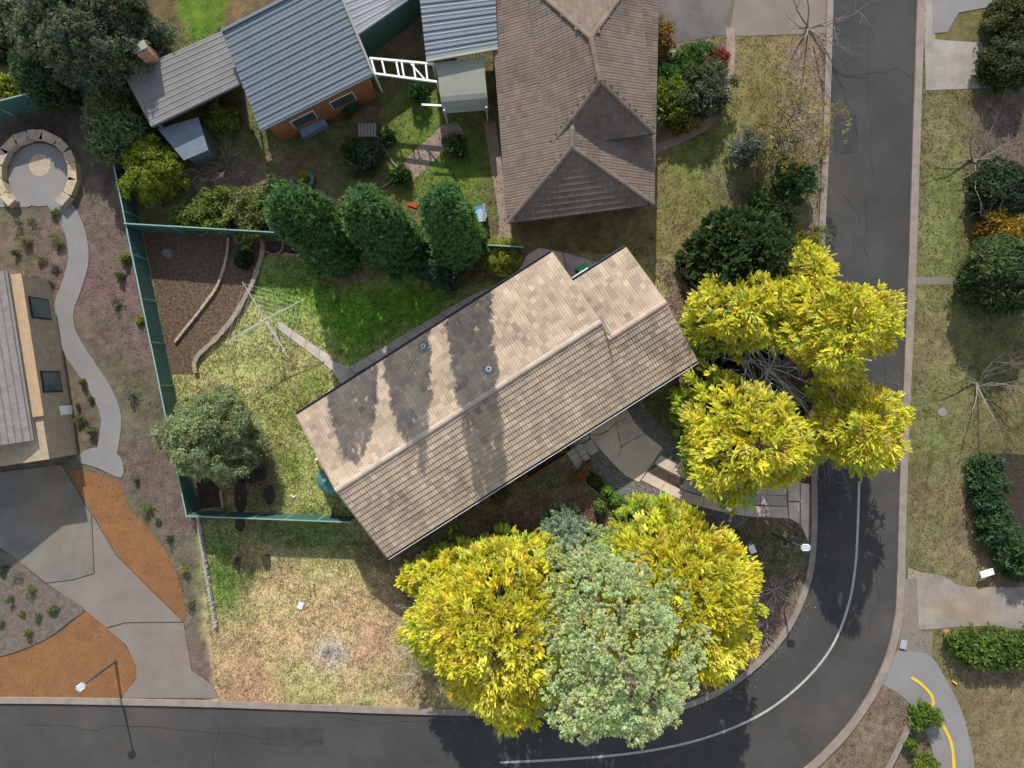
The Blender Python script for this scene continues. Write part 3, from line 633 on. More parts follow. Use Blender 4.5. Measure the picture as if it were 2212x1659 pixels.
# --- simple hipped tile roof for the neighbour
def hip_roof(root, corners, ridge, pal, keep, seed, deck_m):
    """corners: 4 eave points SW, SE, NE, NW ; ridge: south and north end."""
    sw, se, ne, nw = corners; rs, rn = ridge; m = MB(); dz = Vector((0, 0, .03))
    m.add([p - dz for p in (sw, se, ne, nw, rs, rn)], [(0, 1, 4), (1, 2, 5, 4), (2, 3, 5), (3, 0, 4, 5), (3, 2, 1, 0)])
    d = m.build('roof', deck_m, root); t = Tiles(pal, True)
    for k, (a, b, top) in enumerate(((sw, se, [rs]), (se, ne, [rn, rs]), (ne, nw, [rn]), (nw, sw, [rs, rn]))):
        u = (b - a).normalized(); mid = top[0] - a; up_ = mid - u * mid.dot(u); run = up_.length; up_.normalize()
        q = [(0, 0), ((b - a).length, 0)] + [((p - a).dot(u), (p - a).dot(up_)) for p in top]
        def ins(x, y, q=q):
            return sdist(np.array([x]), np.array([y]), q)[0] > -.02
        t.slope(a, u, up_, (b - a).length, run, ins, seed + k)
    t.build(d, keep)
    cp = [tuple(c * 1.05 for c in pal[3]), pal[2]]
    for a, b in ((sw, rs), (se, rs), (ne, rn), (nw, rn), (rs, rn)): ridge_caps(a, b, d, cp, .26, .42)
    return d
NP = [(.115, .088, .072), (.13, .10, .08), (.145, .111, .088), (.16, .122, .098), (.135, .108, .09)]
nh = thing('house', 'neighbouring house with dark brown stepped hip roof across the back fence', 'house', P(1260, 250, 0))
M_ndeck = mat('brown_roof_deck', (.16, .12, .10), .95, .2)
e1, e2 = 2.7, 3.75
lowc = [P(1097, 481, e1), P(1412, 441, e1), P(1425, -160, e1), P(1048, -160, e1)]
upc = [P(1188, 318, e2), P(1413, 288, e2), P(1378, -60, e2), P(1136, -40, e2)]
hip_roof(nh, lowc, (P(1236, 318, 4.35), P(1238, -40, 4.35)), NP, 0, 30, M_ndeck)
hip_roof(nh, upc, (P(1296, 176, 5.45), P(1276, 82, 5.45)), NP, 0, 50, M_ndeck)
def inset(c, k):
    m = sum(c, Vector()) / 4; return [p + (m - p).normalized() * k for p in c]
MB().prism(inset(lowc, .75), 0, e1 - .05).build('wall', M_wallo, nh); MB().prism(inset(upc, .4), 3.0, e2 - .05).build('upper_wall', M_wallb, nh)
for a, b in ((0, 1), (3, 0), (1, 2)):
    g = MB().beam(lowc[a] - Vector((0, 0, .08)), lowc[b] - Vector((0, 0, .08)), .10, .12).build('gutter', M_pole, nh)
    g = MB().beam(upc[a] - Vector((0, 0, .08)), upc[b] - Vector((0, 0, .08)), .10, .12).build('gutter', M_pole, nh)
pN = (lowc[1] - lowc[0]).normalized(); nS = Vector((pN.y, -pN.x, 0)); wc = inset(lowc, .75)
for t_ in (.25, .62, .85):
    c = wc[0].lerp(wc[1], t_); c.z = 1.35
    w = MB().box(c, (1.7, .08, 1.3), math.atan2(pN.y, pN.x)).build('window', M_white, nh); MB().box(c + nS * .03, (1.55, .06, 1.15), math.atan2(pN.y, pN.x)).build('pane', M_glass, w)
# corrugated sheet roofs
def sheet_roof(root, quad, m, along, pitch_n, rib=.035, parts=True):
    """quad: 4 roof corners; ribs run from edge 0-1 towards edge 3-2 in equal sheets."""
    a, b, c, d = quad; up_ = (b - a).cross(d - a).normalized()
    if up_.z < 0: up_ = -up_
    for i in range(pitch_n):
        t0, t1 = i / pitch_n, (i + 1) / pitch_n
        p0, p1, p2, p3 = a.lerp(b, t0), a.lerp(b, t1 - .004), d.lerp(c, t1 - .004), d.lerp(c, t0)
        mb = MB(); prof = ((0, 0), (.10, 1), (.28, 1), (.38, 0), (.60, .0), (.66, .35), (.74, .35), (.80, 0), (1, 0))
        vs = [p0.lerp(p1, s_) + up_ * (rib * h_) for s_, h_ in prof] + [p3.lerp(p2, s_) + up_ * (rib * h_) for s_, h_ in prof]; n = len(prof)
        mb.add(vs, [(j, j + 1, n + j + 1, n + j) for j in range(n - 1)])
        mb.build('roof_sheet', m, root)
    dz = Vector((0, 0, .05)); MB().hexa([p - dz * 2.2 for p in quad], [p - dz for p in quad]).build('roof_frame', M_pwood, root)
bb = [P(562, 282, 3.1), P(807, 160, 3.3), P(718, -55, 3.9), P(479, 68, 3.7)]
nb_ = thing('garage', 'brick garage with wide blue-grey ribbed steel roof in the back neighbour yard', 'garage', P(640, 130, 0))
sheet_roof(nb_, [bb[0], bb[3], bb[2], bb[1]], M_bluer, None, 12, .03)
ib = inset(bb, .45); MB().prism(ib, 0, 2.95).build('wall', M_wallo, nb_)
pN = (ib[1] - ib[0]).normalized(); nS = Vector((pN.y, -pN.x, 0))
for t_ in (.3, .7):
    c = ib[0].lerp(ib[1], t_); c.z = 1.5
    w = MB().box(c, (1.4, .08, 1.0), math.atan2(pN.y, pN.x)).build('window', M_white, nb_); MB().box(c + nS * .03, (1.28, .06, .88), math.atan2(pN.y, pN.x)).build('pane', M_glass, w)
MB().beam(bb[0] - Vector((0, 0, .06)), bb[1] - Vector((0, 0, .06)), .11, .12).build('gutter', M_bluer, nb_)
MB().beam(bb[1] + Vector((0, 0, .05)), bb[2] + Vector((0, 0, .05)), .12, .08).build('barge_cap', M_cream, nb_)
MB().beam(bb[3] + Vector((0, 0, .05)), bb[2] + Vector((0, 0, .05)), .14, .08).build('ridge_cap', M_bluer, nb_)
cpq = [P(327, 273, 2.6), P(527, 177, 2.65), P(479, 66, 2.75), P(267, 159, 2.7)]
cpt = thing('carport', 'flat pale grey carport roof joined to the blue-grey garage', 'carport', P(400, 170, 0))
sheet_roof(cpt, [cpq[0], cpq[3], cpq[2], cpq[1]], M_greyr, None, 10, .012)
for p in inset(cpq, .3): MB().beam(Vector((p.x, p.y, 0)), Vector((p.x, p.y, 2.5)), .1, .1).build('post', M_pwood, cpt)
for a, b in ((0, 1), (3, 0)): MB().beam(cpq[a] - Vector((0, 0, .1)), cpq[b] - Vector((0, 0, .1)), .06, .2).build('fascia', M_pole, cpt)
MB().prism(inset([cpq[0].lerp(cpq[3], .5), cpq[1].lerp(cpq[2], .5), cpq[2], cpq[3]], .5), 0, 2.45).build('wall', M_wallb, cpt)
ch = P(322, 120, 3.0); ch.z = 0
chm = thing('chimney', 'red brick chimney with pale cap beside the flat carport roof', 'chimney', ch)
MB().box(ch + Vector((0, 0, 1.9)), (.62, .55, 3.8), math.radians(24)).build('stack', M_brick, chm)
MB().box(ch + Vector((-.05, .05, 3.86)), (.74, .42, .1), math.radians(24)).build('cap', M_cream, chm)
rr = [P(770, 78, 2.6), P(880, 2, 2.6), P(960, -90, 2.9), P(722, -20, 2.9)]
rs_ = thing('garden_shed', 'shed with pale steel roof and green wall right of the blue-grey garage', 'shed', P(830, 10, 0))
sheet_roof(rs_, [rr[0], rr[3], rr[2], rr[1]], mat('pale_blue_sheet', (.27, .29, .31), .5, .08, 1), None, 6, .012); MB().prism(inset(rr, .12), 0, 2.45).build('wall', M_green, rs_)
dd = [P(921, 131, 2.9), P(1075, 104, 2.9), P(1066, -120, 3.3), P(895, -110, 3.3)]
ds = thing('patio_roof', 'blue-grey ribbed patio roof against the brown tiled house', 'roof', P(990, 20, 0))
sheet_roof(ds, [dd[0], dd[3], dd[2], dd[1]], M_bluer, None, 12, .03)
for p in inset(dd, .4): MB().beam(Vector((p.x, p.y, 0)), Vector((p.x, p.y, 2.75)), .1, .1).build('post', M_white, ds)
MB().beam(dd[0] + Vector((0, 0, -.03)), dd[1] + Vector((0, 0, -.03)), .14, .14).build('gutter', M_cream, ds)
cq = [P(955, 240, 2.2), P(1055, 232, 2.25), P(1044, 124, 2.6), P(942, 135, 2.6)]
ca = thing('awning', 'cream curved steel awning below the blue-grey patio roof', 'awning', P(1000, 190, 0))
m_ = MB(); n_ = 10
for j in range(n_):
    for t0, t1 in ((j / n_, (j + 1) / n_),):
        dz0, dz1 = -.5 * max(0, .35 - t0) ** 2 * 6, -.5 * max(0, .35 - t1) ** 2 * 6
        m_.add([cq[0].lerp(cq[3], t0) + Vector((0, 0, dz0)), cq[1].lerp(cq[2], t0) + Vector((0, 0, dz0)), cq[1].lerp(cq[2], t1) + Vector((0, 0, dz1)), cq[0].lerp(cq[3], t1) + Vector((0, 0, dz1))], [(0, 1, 2, 3)])
m_.build('canopy', M_cream, ca, True)
for p in inset(cq, .15): MB().beam(Vector((p.x, p.y, 0)), Vector((p.x, p.y, 2.05)), .07, .07).build('post', M_white, ca)
MB().beam(P(911, 226, 2.0), P(955, 228, 2.0), .10, .06).build('arm', M_white, ca)
pg = thing('pergola', 'white open pergola frame between the garage and the cream awning', 'pergola', P(870, 150, 0))
p0, p1, p2, p3 = P(799, 126, 2.4), P(941, 139, 2.4), P(944, 177, 2.4), P(808, 159, 2.4)
for a, b in ((p0, p1), (p3, p2)): MB().beam(a, b, .1, .14).build('beam', M_white, pg)
for t_ in (.02, .18, .40, .48, .66, .85): MB().beam(p0.lerp(p1, t_), p3.lerp(p2, t_), .09, .10).build('rafter', M_white, pg)
MB().beam(p0.lerp(p1, .6), p3.lerp(p2, .82), .07, .08).build('brace', M_white, pg)
for p in (p0, p1, p2, p3): MB().beam(Vector((p.x, p.y, 0)), Vector((p.x, p.y, 2.33)), .09, .09).build('post', M_white, pg)
# house to the west
wh = thing('house', 'rendered house with grey mottled tile roof at the left edge of the frame', 'house', P(60, 780, 0))
E_ = 2.9; a, b = P(8, 585, E_), P(66, 952, E_); du = (b - a).normalized(); nw_ = Vector((du.y, -du.x, 0))
if nw_.x > 0: nw_ = -nw_
inw = nw_ * 6.0
GP = [(.155, .14, .135), (.18, .16, .15), (.14, .13, .125), (.20, .155, .14), (.165, .155, .15)]
qd = [a, b, b + inw + Vector((0, 0, 2.3)), a + inw + Vector((0, 0, 2.3))]
dk = MB().hexa([p - Vector((0, 0, .12)) for p in qd], [p - Vector((0, 0, .03)) for p in qd]).build('roof', mat('grey_roof_deck', (.2, .18, .17), .95, .2), wh)
t = Tiles(GP, True); t.slope(a, du, (inw + Vector((0, 0, 2.3))), (b - a).length, (inw + Vector((0, 0, 2.3))).length, None, 70); t.build(dk, 0)
MB().beam(a - nw_ * .08 - Vector((0, 0, .1)), b - nw_ * .08 - Vector((0, 0, .1)), .13, .12).build('gutter', M_greyr, wh)
MB().beam(a - nw_ * .42 + du * .2 - Vector((0, 0, .28)), b - nw_ * .42 - du * 1.2 - Vector((0, 0, .28)), .62, .10).build('pergola_beam', mat('tan_beam', (.36, .25, .15), .8, .15, 3), wh)
wa, wb_ = a - nw_ * .55 + du * .25, b - nw_ * .55 + du * 1.1
MB().prism([wa, wb_, wb_ + inw, wa + inw], 0, 2.5).build('wall', M_wallt, wh)
MB().beam(wa + Vector((0, 0, -E_ + 2.56)), wa + nw_ * 3 + Vector((0, 0, -E_ + 2.56)), .16, .12).build('wall_cap', M_brick, wh)
for t_ in (.17, .58):
    c = wa.lerp(wb_, t_) - nw_ * .01; c.z = 1.35
    w = MB().box(c, (1.15, .10, 1.6), math.atan2(du.y, du.x)).build('window', M_black, wh); MB().box(c - nw_ * .03, (1.0, .08, 1.45), math.atan2(du.y, du.x)).build('pane', M_glass, wh if False else w)
tag(MB().box(P(138, 886, .5), (.32, .5, 1.0), 0).build('meter_box', M_white), 'white service box beside the curved concrete path', 'box')

# ------------------------------------------------------------------ fences
def steel_fence(label, p, q, h, n, side, rib=.11):
    p, q = Vector(p), Vector(q); root = thing('steel_fence', label, 'fence', p); d = (q - p).normalized(); nrm = Vector((-d.y, d.x, 0)); z = Vector((0, 0, 1))
    for i in range(n):
        a, b = p.lerp(q, i / n), p.lerp(q, (i + 1) / n); L = (b - a).length; k = max(2, int(L / rib)); vs = []; f = []
        step = R_.uniform(-.02, .02)
        for j in range(k * 2 + 1):
            o = nrm * (.018 if (j // 1) % 2 else -.018) + a + d * (L * j / (k * 2))
            vs += [o + z * .04, o + z * (h - .04 + step)]
        f = [(2 * j, 2 * j + 2, 2 * j + 3, 2 * j + 1) for j in range(k * 2)]
        MB().add(vs, f).build('panel', M_green, root)
        MB().beam(a + z * (h + step), b + z * (h + step), .06, .05).build('top_rail', M_greent, root)
        MB().beam(a + z * .06, b + z * .06, .05, .06).build('bottom_rail', M_green, root)
        MB().beam(a, a + z * (h + .03), .07, .07).build('post', M_greent, root)
    MB().beam(q, q + z * (h + .03), .07, .07).build('post', M_greent, root)
    return root
steel_fence('green steel fence running down the left side of the lot', P(243, 196), P(431, 1104), 1.6, 10, 1)
steel_fence('low green steel fence from the side boundary to the house corner', P(432, 1103), P(770, 1116), 1.55, 5, 1)
steel_fence('green steel fence behind the row of dark conifers', P(306, 497), P(1128, 546), 1.75, 9, 1)
steel_fence('green steel fence of the far left neighbour above the stone circle', P(-40, 268), P(240, 194), 1.8, 4, 1)
# edging of the mulch beds
tag(ribbon(MB(), P2(smooth_line([(495, 514), (494, 535), (487, 573), (471, 618), (448, 652), (423, 685), (397, 717), (380, 739)], 8)), .13, 0, .18, .25).build('timber_edging', M_timber), 'inner curved timber edging through the mulch bed', 'edging')
tag(ribbon(MB(), P2(smooth_line([(570, 519), (569, 546), (560, 578), (547, 614), (524, 658), (497, 700), (465, 736), (433, 766), (423, 787), (426, 806)], 8)), .24, 0, .24, .22).build('log_edging', M_timb2), 'thick curved log edging between mulch bed and back lawn', 'edging')
tag(ribbon(MB(), P2([(478, 1058), (481, 1078), (484, 1096)]), .12, 0, .2, .1).build('timber_edging', M_timber), 'short timber edging beside the mulch under the round tree', 'edging')
be = thing('brick_edging', 'half ring of brick edging by the back fence', 'edging', P(592, 533))
for i in range(13):
    t_ = math.radians(-170 + i * 17); c = P(592 + 20 * math.cos(t_), 530 - 20 * math.sin(t_)); c.z = .06
    MB().box(c, (.11, .20, .12), math.atan2(c.y - P(592, 530).y, c.x - P(592, 530).x) + R_.uniform(-.1, .1)).build('brick', M_brick, be)
ks = thing('kerb_edging', 'straight kerb stones beside the first dark conifer', 'edging', P(635, 549))
MB().beam(P(613, 548, .06), P(640, 552, .06), .14, .12).build('kerb_block', M_timb2, ks); MB().beam(P(641, 552, .06), P(664, 553, .06), .16, .12).build('kerb_block', M_conc, ks)
eb = thing('brick_edging', 'low brick edging of the bed under the front eave', 'edging', P(1170, 1010))
for i in range(24):
    c = P(1126, 1043).lerp(P(1228, 979), i / 24); c.z = .06; MB().box(c, (.19, .09, .12), ang + R_.uniform(-.06, .06)).build('brick', M_brick, eb)
for i in range(4):
    c = P(1119, 1030).lerp(P(1126, 1043), i / 4); c.z = .06; MB().box(c, (.09, .19, .12), ang).build('brick', M_brick, eb)
we = thing('brick_edging', 'brick edging of the narrow bed along the back wall', 'edging', P(900, 735))
for i in range(30):
    c = P(826, 778).lerp(P(1030, 657), i / 30); c.z = .07; MB().box(c + Vector((0, 0, 0)), (.21, .10, .10), ang + R_.uniform(-.08, .08)).build('brick', M_brick, we)
tag(ribbon(MB(), P2(smooth_line([(1237, 1006), (1250, 1028), (1270, 1048), (1300, 1072), (1345, 1100)])), .06, 0, .14, .2).build('board_edging', M_pwood), 'thin curved board edging of the front garden bed', 'edging')
tag(ribbon(MB(), P2(smooth_line([(1534, 1180), (1560, 1183), (1590, 1176)])), .06, 0, .12, .2).build('board_edging', M_pwood), 'short curved edging below the small clipped hedge', 'edging')
# stone retaining edge by the left boundary
sw_ = thing('stone_edging', 'narrow rubble stone edging down the left side of the front lawn', 'edging', P(445, 1230))
for i in range(60):
    t_ = i / 60; c = P(430 + 38 * t_ ** 1.1, 1116 + 238 * t_); c.z = .12
    r = R_.uniform(.09, .14); k = R_.uniform(0, 6.28); vs = []; nn = 7
    for zz, sc in ((-.12, 1), (.0, 1.08), (.1 + R_.uniform(0, .05), .7)):
        vs += [c + Vector((r * sc * math.cos(k + 6.283 * j / nn) * R_.uniform(.85, 1.15), r * sc * math.sin(k + 6.283 * j / nn) * R_.uniform(.85, 1.15), zz)) for j in range(nn)]
    f = [(a * nn + j, a * nn + (j + 1) % nn, (a + 1) * nn + (j + 1) % nn, (a + 1) * nn + j) for a in range(2) for j in range(nn)] + [tuple(range(2 * nn, 3 * nn))]
    MB().add(vs, f).build('stone', M_rock, sw_)
# sandstone ring
rg = thing('sandstone_ring', 'ring of big sandstone blocks round the paved circle', 'garden wall', P(86, 378))
for i, t_ in enumerate(np.linspace(-42, 222, 13)):
    t2 = math.radians(t_); c = P(86 + 80 * math.cos(t2), 378 - 82 * math.sin(t2)); c.z = .24
    L = R_.uniform(.72, 1.0); rz = math.atan2(c.y - P(86, 378).y, c.x - P(86, 378).x)
    q = []
    for zz, k in ((-.24, 1), (.20, .96)):
        q.append([c + Vector((math.cos(rz) * x - math.sin(rz) * y, math.sin(rz) * x + math.cos(rz) * y, zz)) for x, y in [(-.27 * k * R_.uniform(.85, 1.1), -L / 2 * k), (.27 * k * R_.uniform(.85, 1.1), -L / 2 * k), (.27 * k * R_.uniform(.85, 1.1), L / 2 * k), (-.27 * k * R_.uniform(.85, 1.1), L / 2 * k)]])
    MB().hexa(q[0], q[1]).build('sandstone_block', M_stone, rg)
# ------------------------------------------------------------------ garden objects
hz = 2.05; hub = P(572, 690, hz); ends = [P(525, 611, hz + .12), P(657, 646, hz + .12), P(623, 772, hz + .12), P(488, 740, hz + .12)]
base = P(598, 697)
hh = thing('clothes_hoist', 'rotary clothes hoist with four galvanised arms on the back lawn', 'clothes hoist', base)
MB().tube([base, Vector((base.x, base.y, 1.5)), Vector((hub.x, hub.y, hz))], [.035, .035, .03], 10).build('mast', M_galv, hh)
MB().lathe(Vector((hub.x, hub.y, hz - .08)), [(.07, 0), (.09, .06), (.05, .14)], 14).build('hub', M_galv, hh)
MB().beam(Vector((base.x, base.y, 1.3)), Vector((base.x + .28, base.y - .05, 1.35)), .04, .03).build('winder', M_galv, hh)
for e in ends:
    o = MB().tube([hub, e], [.026, .017], 8).build('arm', M_galv, hh)
    MB().tube([hub - Vector((0, 0, .35)), hub.lerp(e, .82) - Vector((0, 0, .03))], .014, 6).build('strut', M_galv, o)
    MB().tube([hub.lerp(e, .985), hub.lerp(e, 1.02)], .03, 8).build('tip', M_yel if e is not ends[3] else M_galv, o)
for k in range(4):
    for t_ in (.98, .84, .69, .54, .40):
        a, b = hub.lerp(ends[k], t_), hub.lerp(ends[(k + 1) % 4], t_); mdl = a.lerp(b, .5) - Vector((0, 0, .03))
        MB().tube([a, mdl, b], .0032, 4).build('line', M_white, hh)
st_ = MB(); c = P(365, 548)
st_.lathe(c, [(.36, 0), (.30, .12), (.27, .26), (.10, .27)], 14)
for v in st_.v: v.x += R_.uniform(-.04, .04); v.y += R_.uniform(-.04, .04)
tag(st_.build('tree_stump', mat('grey_stump', (.15, .135, .125), .95, .4, 9, .8, 30)), 'weathered grey stump in the shaded mulch', 'stump')
ps = thing('garden_tap', 'two small yellow-topped posts standing in the dry front lawn', 'tap', P(673, 1262))
for dx in (-.12, .14):
    p = P(673, 1262) + Vector((dx, dx * .3, 0)); MB().box(p + Vector((0, 0, .2)), (.06, .06, .4)).build('post', M_pwood, ps); MB().box(p + Vector((0, 0, .42)), (.11, .11, .05), .4).build('cap', M_yel, ps)
tag(MB().box(P(649, 1308, .03), (.30, .40, .06), math.radians(-20)).build('water_meter', mat('pale_blue_plastic', (.56, .62, .66), .5, .08)), 'pale plastic meter lid lying in the dry front lawn', 'lid')
lb = thing('letterbox', 'white letterbox on a post beside the small clipped hedge', 'letterbox', P(1611, 1176))
c = P(1611, 1176); MB().beam(c, c + Vector((0, 0, .75)), .07, .07).build('post', M_pwood, lb)
MB().box(c + Vector((0, 0, .92)), (.30, .42, .34), math.radians(22)).build('box', M_white, lb); MB().box(c + Vector((0, 0, 1.105)), (.33, .45, .03), math.radians(22)).build('top', M_white, lb)
c = P(1695, 1173)
pit = thing('drain_pit', 'square concrete pit with dark lid beside the street pole', 'pit', c)
MB().box(c + Vector((0, 0, .015)), (.46, .46, .03), -.05).build('surround', M_kerb, pit); MB().box(c + Vector((0, 0, .033)), (.24, .26, .012), -.05).build('lid', M_black, pit)
def street_light(label, bpx, tpx, hgt, arm):
    b = P(*bpx); t_ = P(*tpx, hgt); r = thing('street_light', label, 'street light', b)
    MB().tube([b, Vector((b.x, b.y, 1.2)), Vector((t_.x, t_.y, hgt))], [.085, .075, .05], 12).build('pole', M_pole, r)
    h_ = MB().box(t_ + arm * .12 + Vector((0, 0, .05)), (.46, .20, .10), math.atan2(arm.y, arm.x)).build('lamp_head', M_lamp, r)
    for s_ in (-1, 1): MB().box(t_ + arm * .12 + Vector((-arm.y, arm.x, 0)) * (.14 * s_) + Vector((0, 0, .06)), (.32, .05, .07), math.atan2(arm.y, arm.x)).build('fin', M_white, h_)
    MB().box(t_ + arm * .14 - Vector((0, 0, .02)), (.3, .14, .04), math.atan2(arm.y, arm.x)).build('lens', M_glass, h_)
street_light('dark street light pole at the kerb beside the letterbox', (1671, 1154), (1734, 1182), 4.1, Vector((1, 0, 0)))
street_light('slender street light standing in the orange gravel by the road', (250, 1428), (180, 1480), 3.4, Vector((-.8, -.6, 0)))
tag(MB().tube([P(684, 993), P(684, 993, .55), P(688, 994, .62)], .035, 8).box(P(684, 992, .6), (.16, .10, .08), .3).build('wall_tap', M_white), 'small white tap standpipe at the west gable', 'tap')
tag(MB().beam(P(628, 1070, .03), P(634, 1074, .03), .05, .05).beam(P(634, 1075, .03), P(639, 1070, .03), .05, .05).build('pipe_elbow', M_white), 'bent white pipe piece lying on the grass near the tank', 'pipe')
# yard objects of the back neighbour
def small(name, label, cat, mb, m): return tag(mb.build(name, m), label, cat)
sh = thing('tool_shed', 'small low shed with dark blue-grey roof below the carport', 'shed', P(400, 300))
sq = [P(341, 279, 1.9), P(428, 253, 1.9), P(450, 324, 1.8), P(397, 346, 1.8)]
MB().hexa([p - Vector((0, 0, .06)) for p in sq], sq).build('roof', mat('dark_blue_sheet', (.13, .165, .20), .5, .15, 2), sh); MB().prism(inset(sq, .2), 0, 1.75).build('wall', M_bluer, sh)
sq = [P(641, 272, .5), P(694, 248, .5), P(707, 268, .5), P(653, 297, .5)]
small('covered_box', 'low box under a pale blue cover beside the garage wall', 'box', MB().hexa([Vector((p.x, p.y, 0)) for p in sq], sq), M_bluef)
pt = thing('pallet_table', 'grey slatted table on the neighbour lawn', 'table', P(793, 281))
for i in range(6): MB().box(P(793, 281, .52) + Vector((-.42 + i * .17, 0, 0)), (.13, .72, .03), .03).build('slat', M_pwood, pt)
for sx in (-1, 1):
    for sy in (-1, 1): MB().box(P(793, 281, .25) + Vector((sx * .4, sy * .28, 0)), (.07, .07, .5)).build('leg', M_pwood, pt)
pl = thing('tyre_planter', 'round planter with bright yellow flowers on the neighbour lawn', 'planter', P(660, 388))
ringv = MB(); c = P(660, 388, .16); ringv.tube([c + Vector((.36 * math.cos(t_), .36 * math.sin(t_), 0)) for t_ in np.linspace(0, 6.283, 21)], .13, 8, False); ringv.build('tyre', M_teal, pl, True)
MB().lathe(P(660, 388), [(.3, 0), (.3, .2)], 16).build('soil', M_soil, pl)
small('splash_pool', 'teal plastic tub lying on the neighbour lawn', 'tub', MB().lathe(P(598, 414), [(.45, 0), (.55, .22), (.50, .24), (.40, .08)], 24), M_teal)
dm = thing('water_drum', 'blue round drum with pale lid beside the brown house corner', 'drum', P(1038, 466))
MB().lathe(P(1038, 466), [(.38, 0), (.40, .4), (.38, .9)], 22).build('body', M_blue, dm); MB().lathe(P(1038, 466, .9), [(.36, 0), (.34, .03)], 22).build('lid', mat('pale_blue_lid', (.28, .38, .46), .5), dm); MB().beam(P(1045, 440, .95), P(1046, 478, .95), .15, .04).build('board', M_pwood, dm)
small('toy_slide', 'bright blue plastic toy by the shed', 'toy', MB().hexa([P(780, 100), P(795, 104), P(805, 85), P(790, 78)], [P(782, 98, .5), P(792, 100, .5), P(804, 84, .15), P(790, 78, .15)]), M_blue)
small('red_mat', 'small red mat on the neighbour lawn', 'mat', MB().box(P(891, 442, .03), (.55, .25, .06), -.3), M_red)
tag(ribbon(MB(), P2(smooth_line([(815, 295), (824, 307), (845, 345), (863, 374), (838, 398), (810, 414)])), .09, 0, .1, .1).build('garden_edging', M_kerb), 'bent grey edging strip across the neighbour lawn', 'edging')
small('terracotta_pot', 'terracotta pot at the end of the hedge across the street', 'pot', MB().lathe(P(2043, 1366), [(.18, 0), (.28, .5), (.30, .55), (.22, .5)], 18), M_brick)
small('white_sign', 'small white plate on the verge across the street', 'sign', MB().box(P(2132, 1238, .5), (.75, .35, .06), .3).beam(P(2120, 1236), P(2120, 1236, .5), .05, .05), M_white)
small('cover_plate', 'pale round cover on the grass verge across the street', 'cover', MB().lathe(P(2035, 890), [(.25, 0), (.25, .03)], 18), M_conc_w)
small('road_grate', 'small drain grate in the kerb across the street', 'grate', MB().box(P(1952, 1392, .125), (.35, .5, .02), -.2), M_galv)
cyl = thing('verge_marker', 'upper of two small yellow pegs in the verge beside the pale footpath', 'peg', P(2105, 1440)); MB().box(P(2105, 1440, .05), (.28, .08, .1), -.6).build('peg', M_yel, cyl)
cyl = thing('verge_marker', 'lower of two small yellow pegs in the verge beside the pale footpath', 'peg', P(2062, 1474)); MB().box(P(2062, 1474, .05), (.28, .08, .1), -.6).build('peg', M_yel, cyl)
tag(MB().beam(P(1900, 1700, .2), P(1970, 1556, .2), .06, .4).build('low_fence', M_pwood), 'low pale board fence in the bottom right garden', 'fence')
tag(MB().beam(P(-20, 20, 1.0).lerp(P(50, -40, 1.0), 0), P(60, -60, 1.0), .1, .1).build('rail', M_pwood), 'pale rail in the far left garden', 'rail')
tag(MB().beam(P(75, 122, .9), P(215, 218, .5), .35, .08).build('metal_ramp', M_bluer), 'long blue-grey metal strip leaning over the far left fence', 'strip')
tag(MB().beam(P(28, 132, .4), P(100, 104, .4), .3, .8).build('garden_wall', M_conc_t), 'short pale wall in the far left garden', 'wall')

# ------------------------------------------------------------------ foliage
def plume(seed, stations=7, per=3, spread=.5, ang=40, flat=.6):
    """Unit spray along +X made of small pointed leaflets -> (verts, along)."""
    r = np.random.default_rng(seed); tri = []; al = []
    for k in range(stations):
        s = (k + .3) / stations
        for j in range(per):
            roll = r.uniform(0, 2 * np.pi); a = np.radians(ang + r.uniform(-18, 18)); L = (.50 - .30 * s) * r.uniform(.75, 1.2)
            d = np.array([np.cos(a), np.sin(a) * np.cos(roll), np.sin(a) * np.sin(roll) * flat]); o = np.array([s * .8, 0, 0])
            sd = np.cross(d, np.array([0, 0, 1.0]) + r.normal(size=3) * .55); sd /= np.linalg.norm(sd) + 1e-9; w = .17 * L / .4 * spread
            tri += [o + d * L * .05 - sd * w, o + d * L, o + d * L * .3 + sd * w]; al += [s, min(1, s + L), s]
    return np.array(tri), np.array(al)
def leafball(seed, n=16, sz=.5):
    """Loose cluster of broad leaves."""
    r = np.random.default_rng(seed); tri = []; al = []
    for _ in range(n):
        d = r.normal(size=3); d /= np.linalg.norm(d); o = d * r.uniform(.15, .75) + np.array([.35, 0, 0]); a = np.cross(d, r.normal(size=3)); a /= np.linalg.norm(a); b = np.cross(d, a) + d * .4
        L = sz * r.uniform(.6, 1.2)
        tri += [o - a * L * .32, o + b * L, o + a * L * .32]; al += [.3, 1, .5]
    return np.array(tri), np.array(al)
TPL = {'plume': [plume(i, 6, 3, 1.25, 36) for i in range(5)], 'fan': [plume(i + 20, 6, 3, .8, 46, .25) for i in range(5)], 'short': [plume(i + 40, 4, 4, 1.0, 50, 1) for i in range(5)], 'leaf': [leafball(i, 15, .55) for i in range(5)], 'fine': [leafball(i + 9, 20, .34) for i in range(5)]}
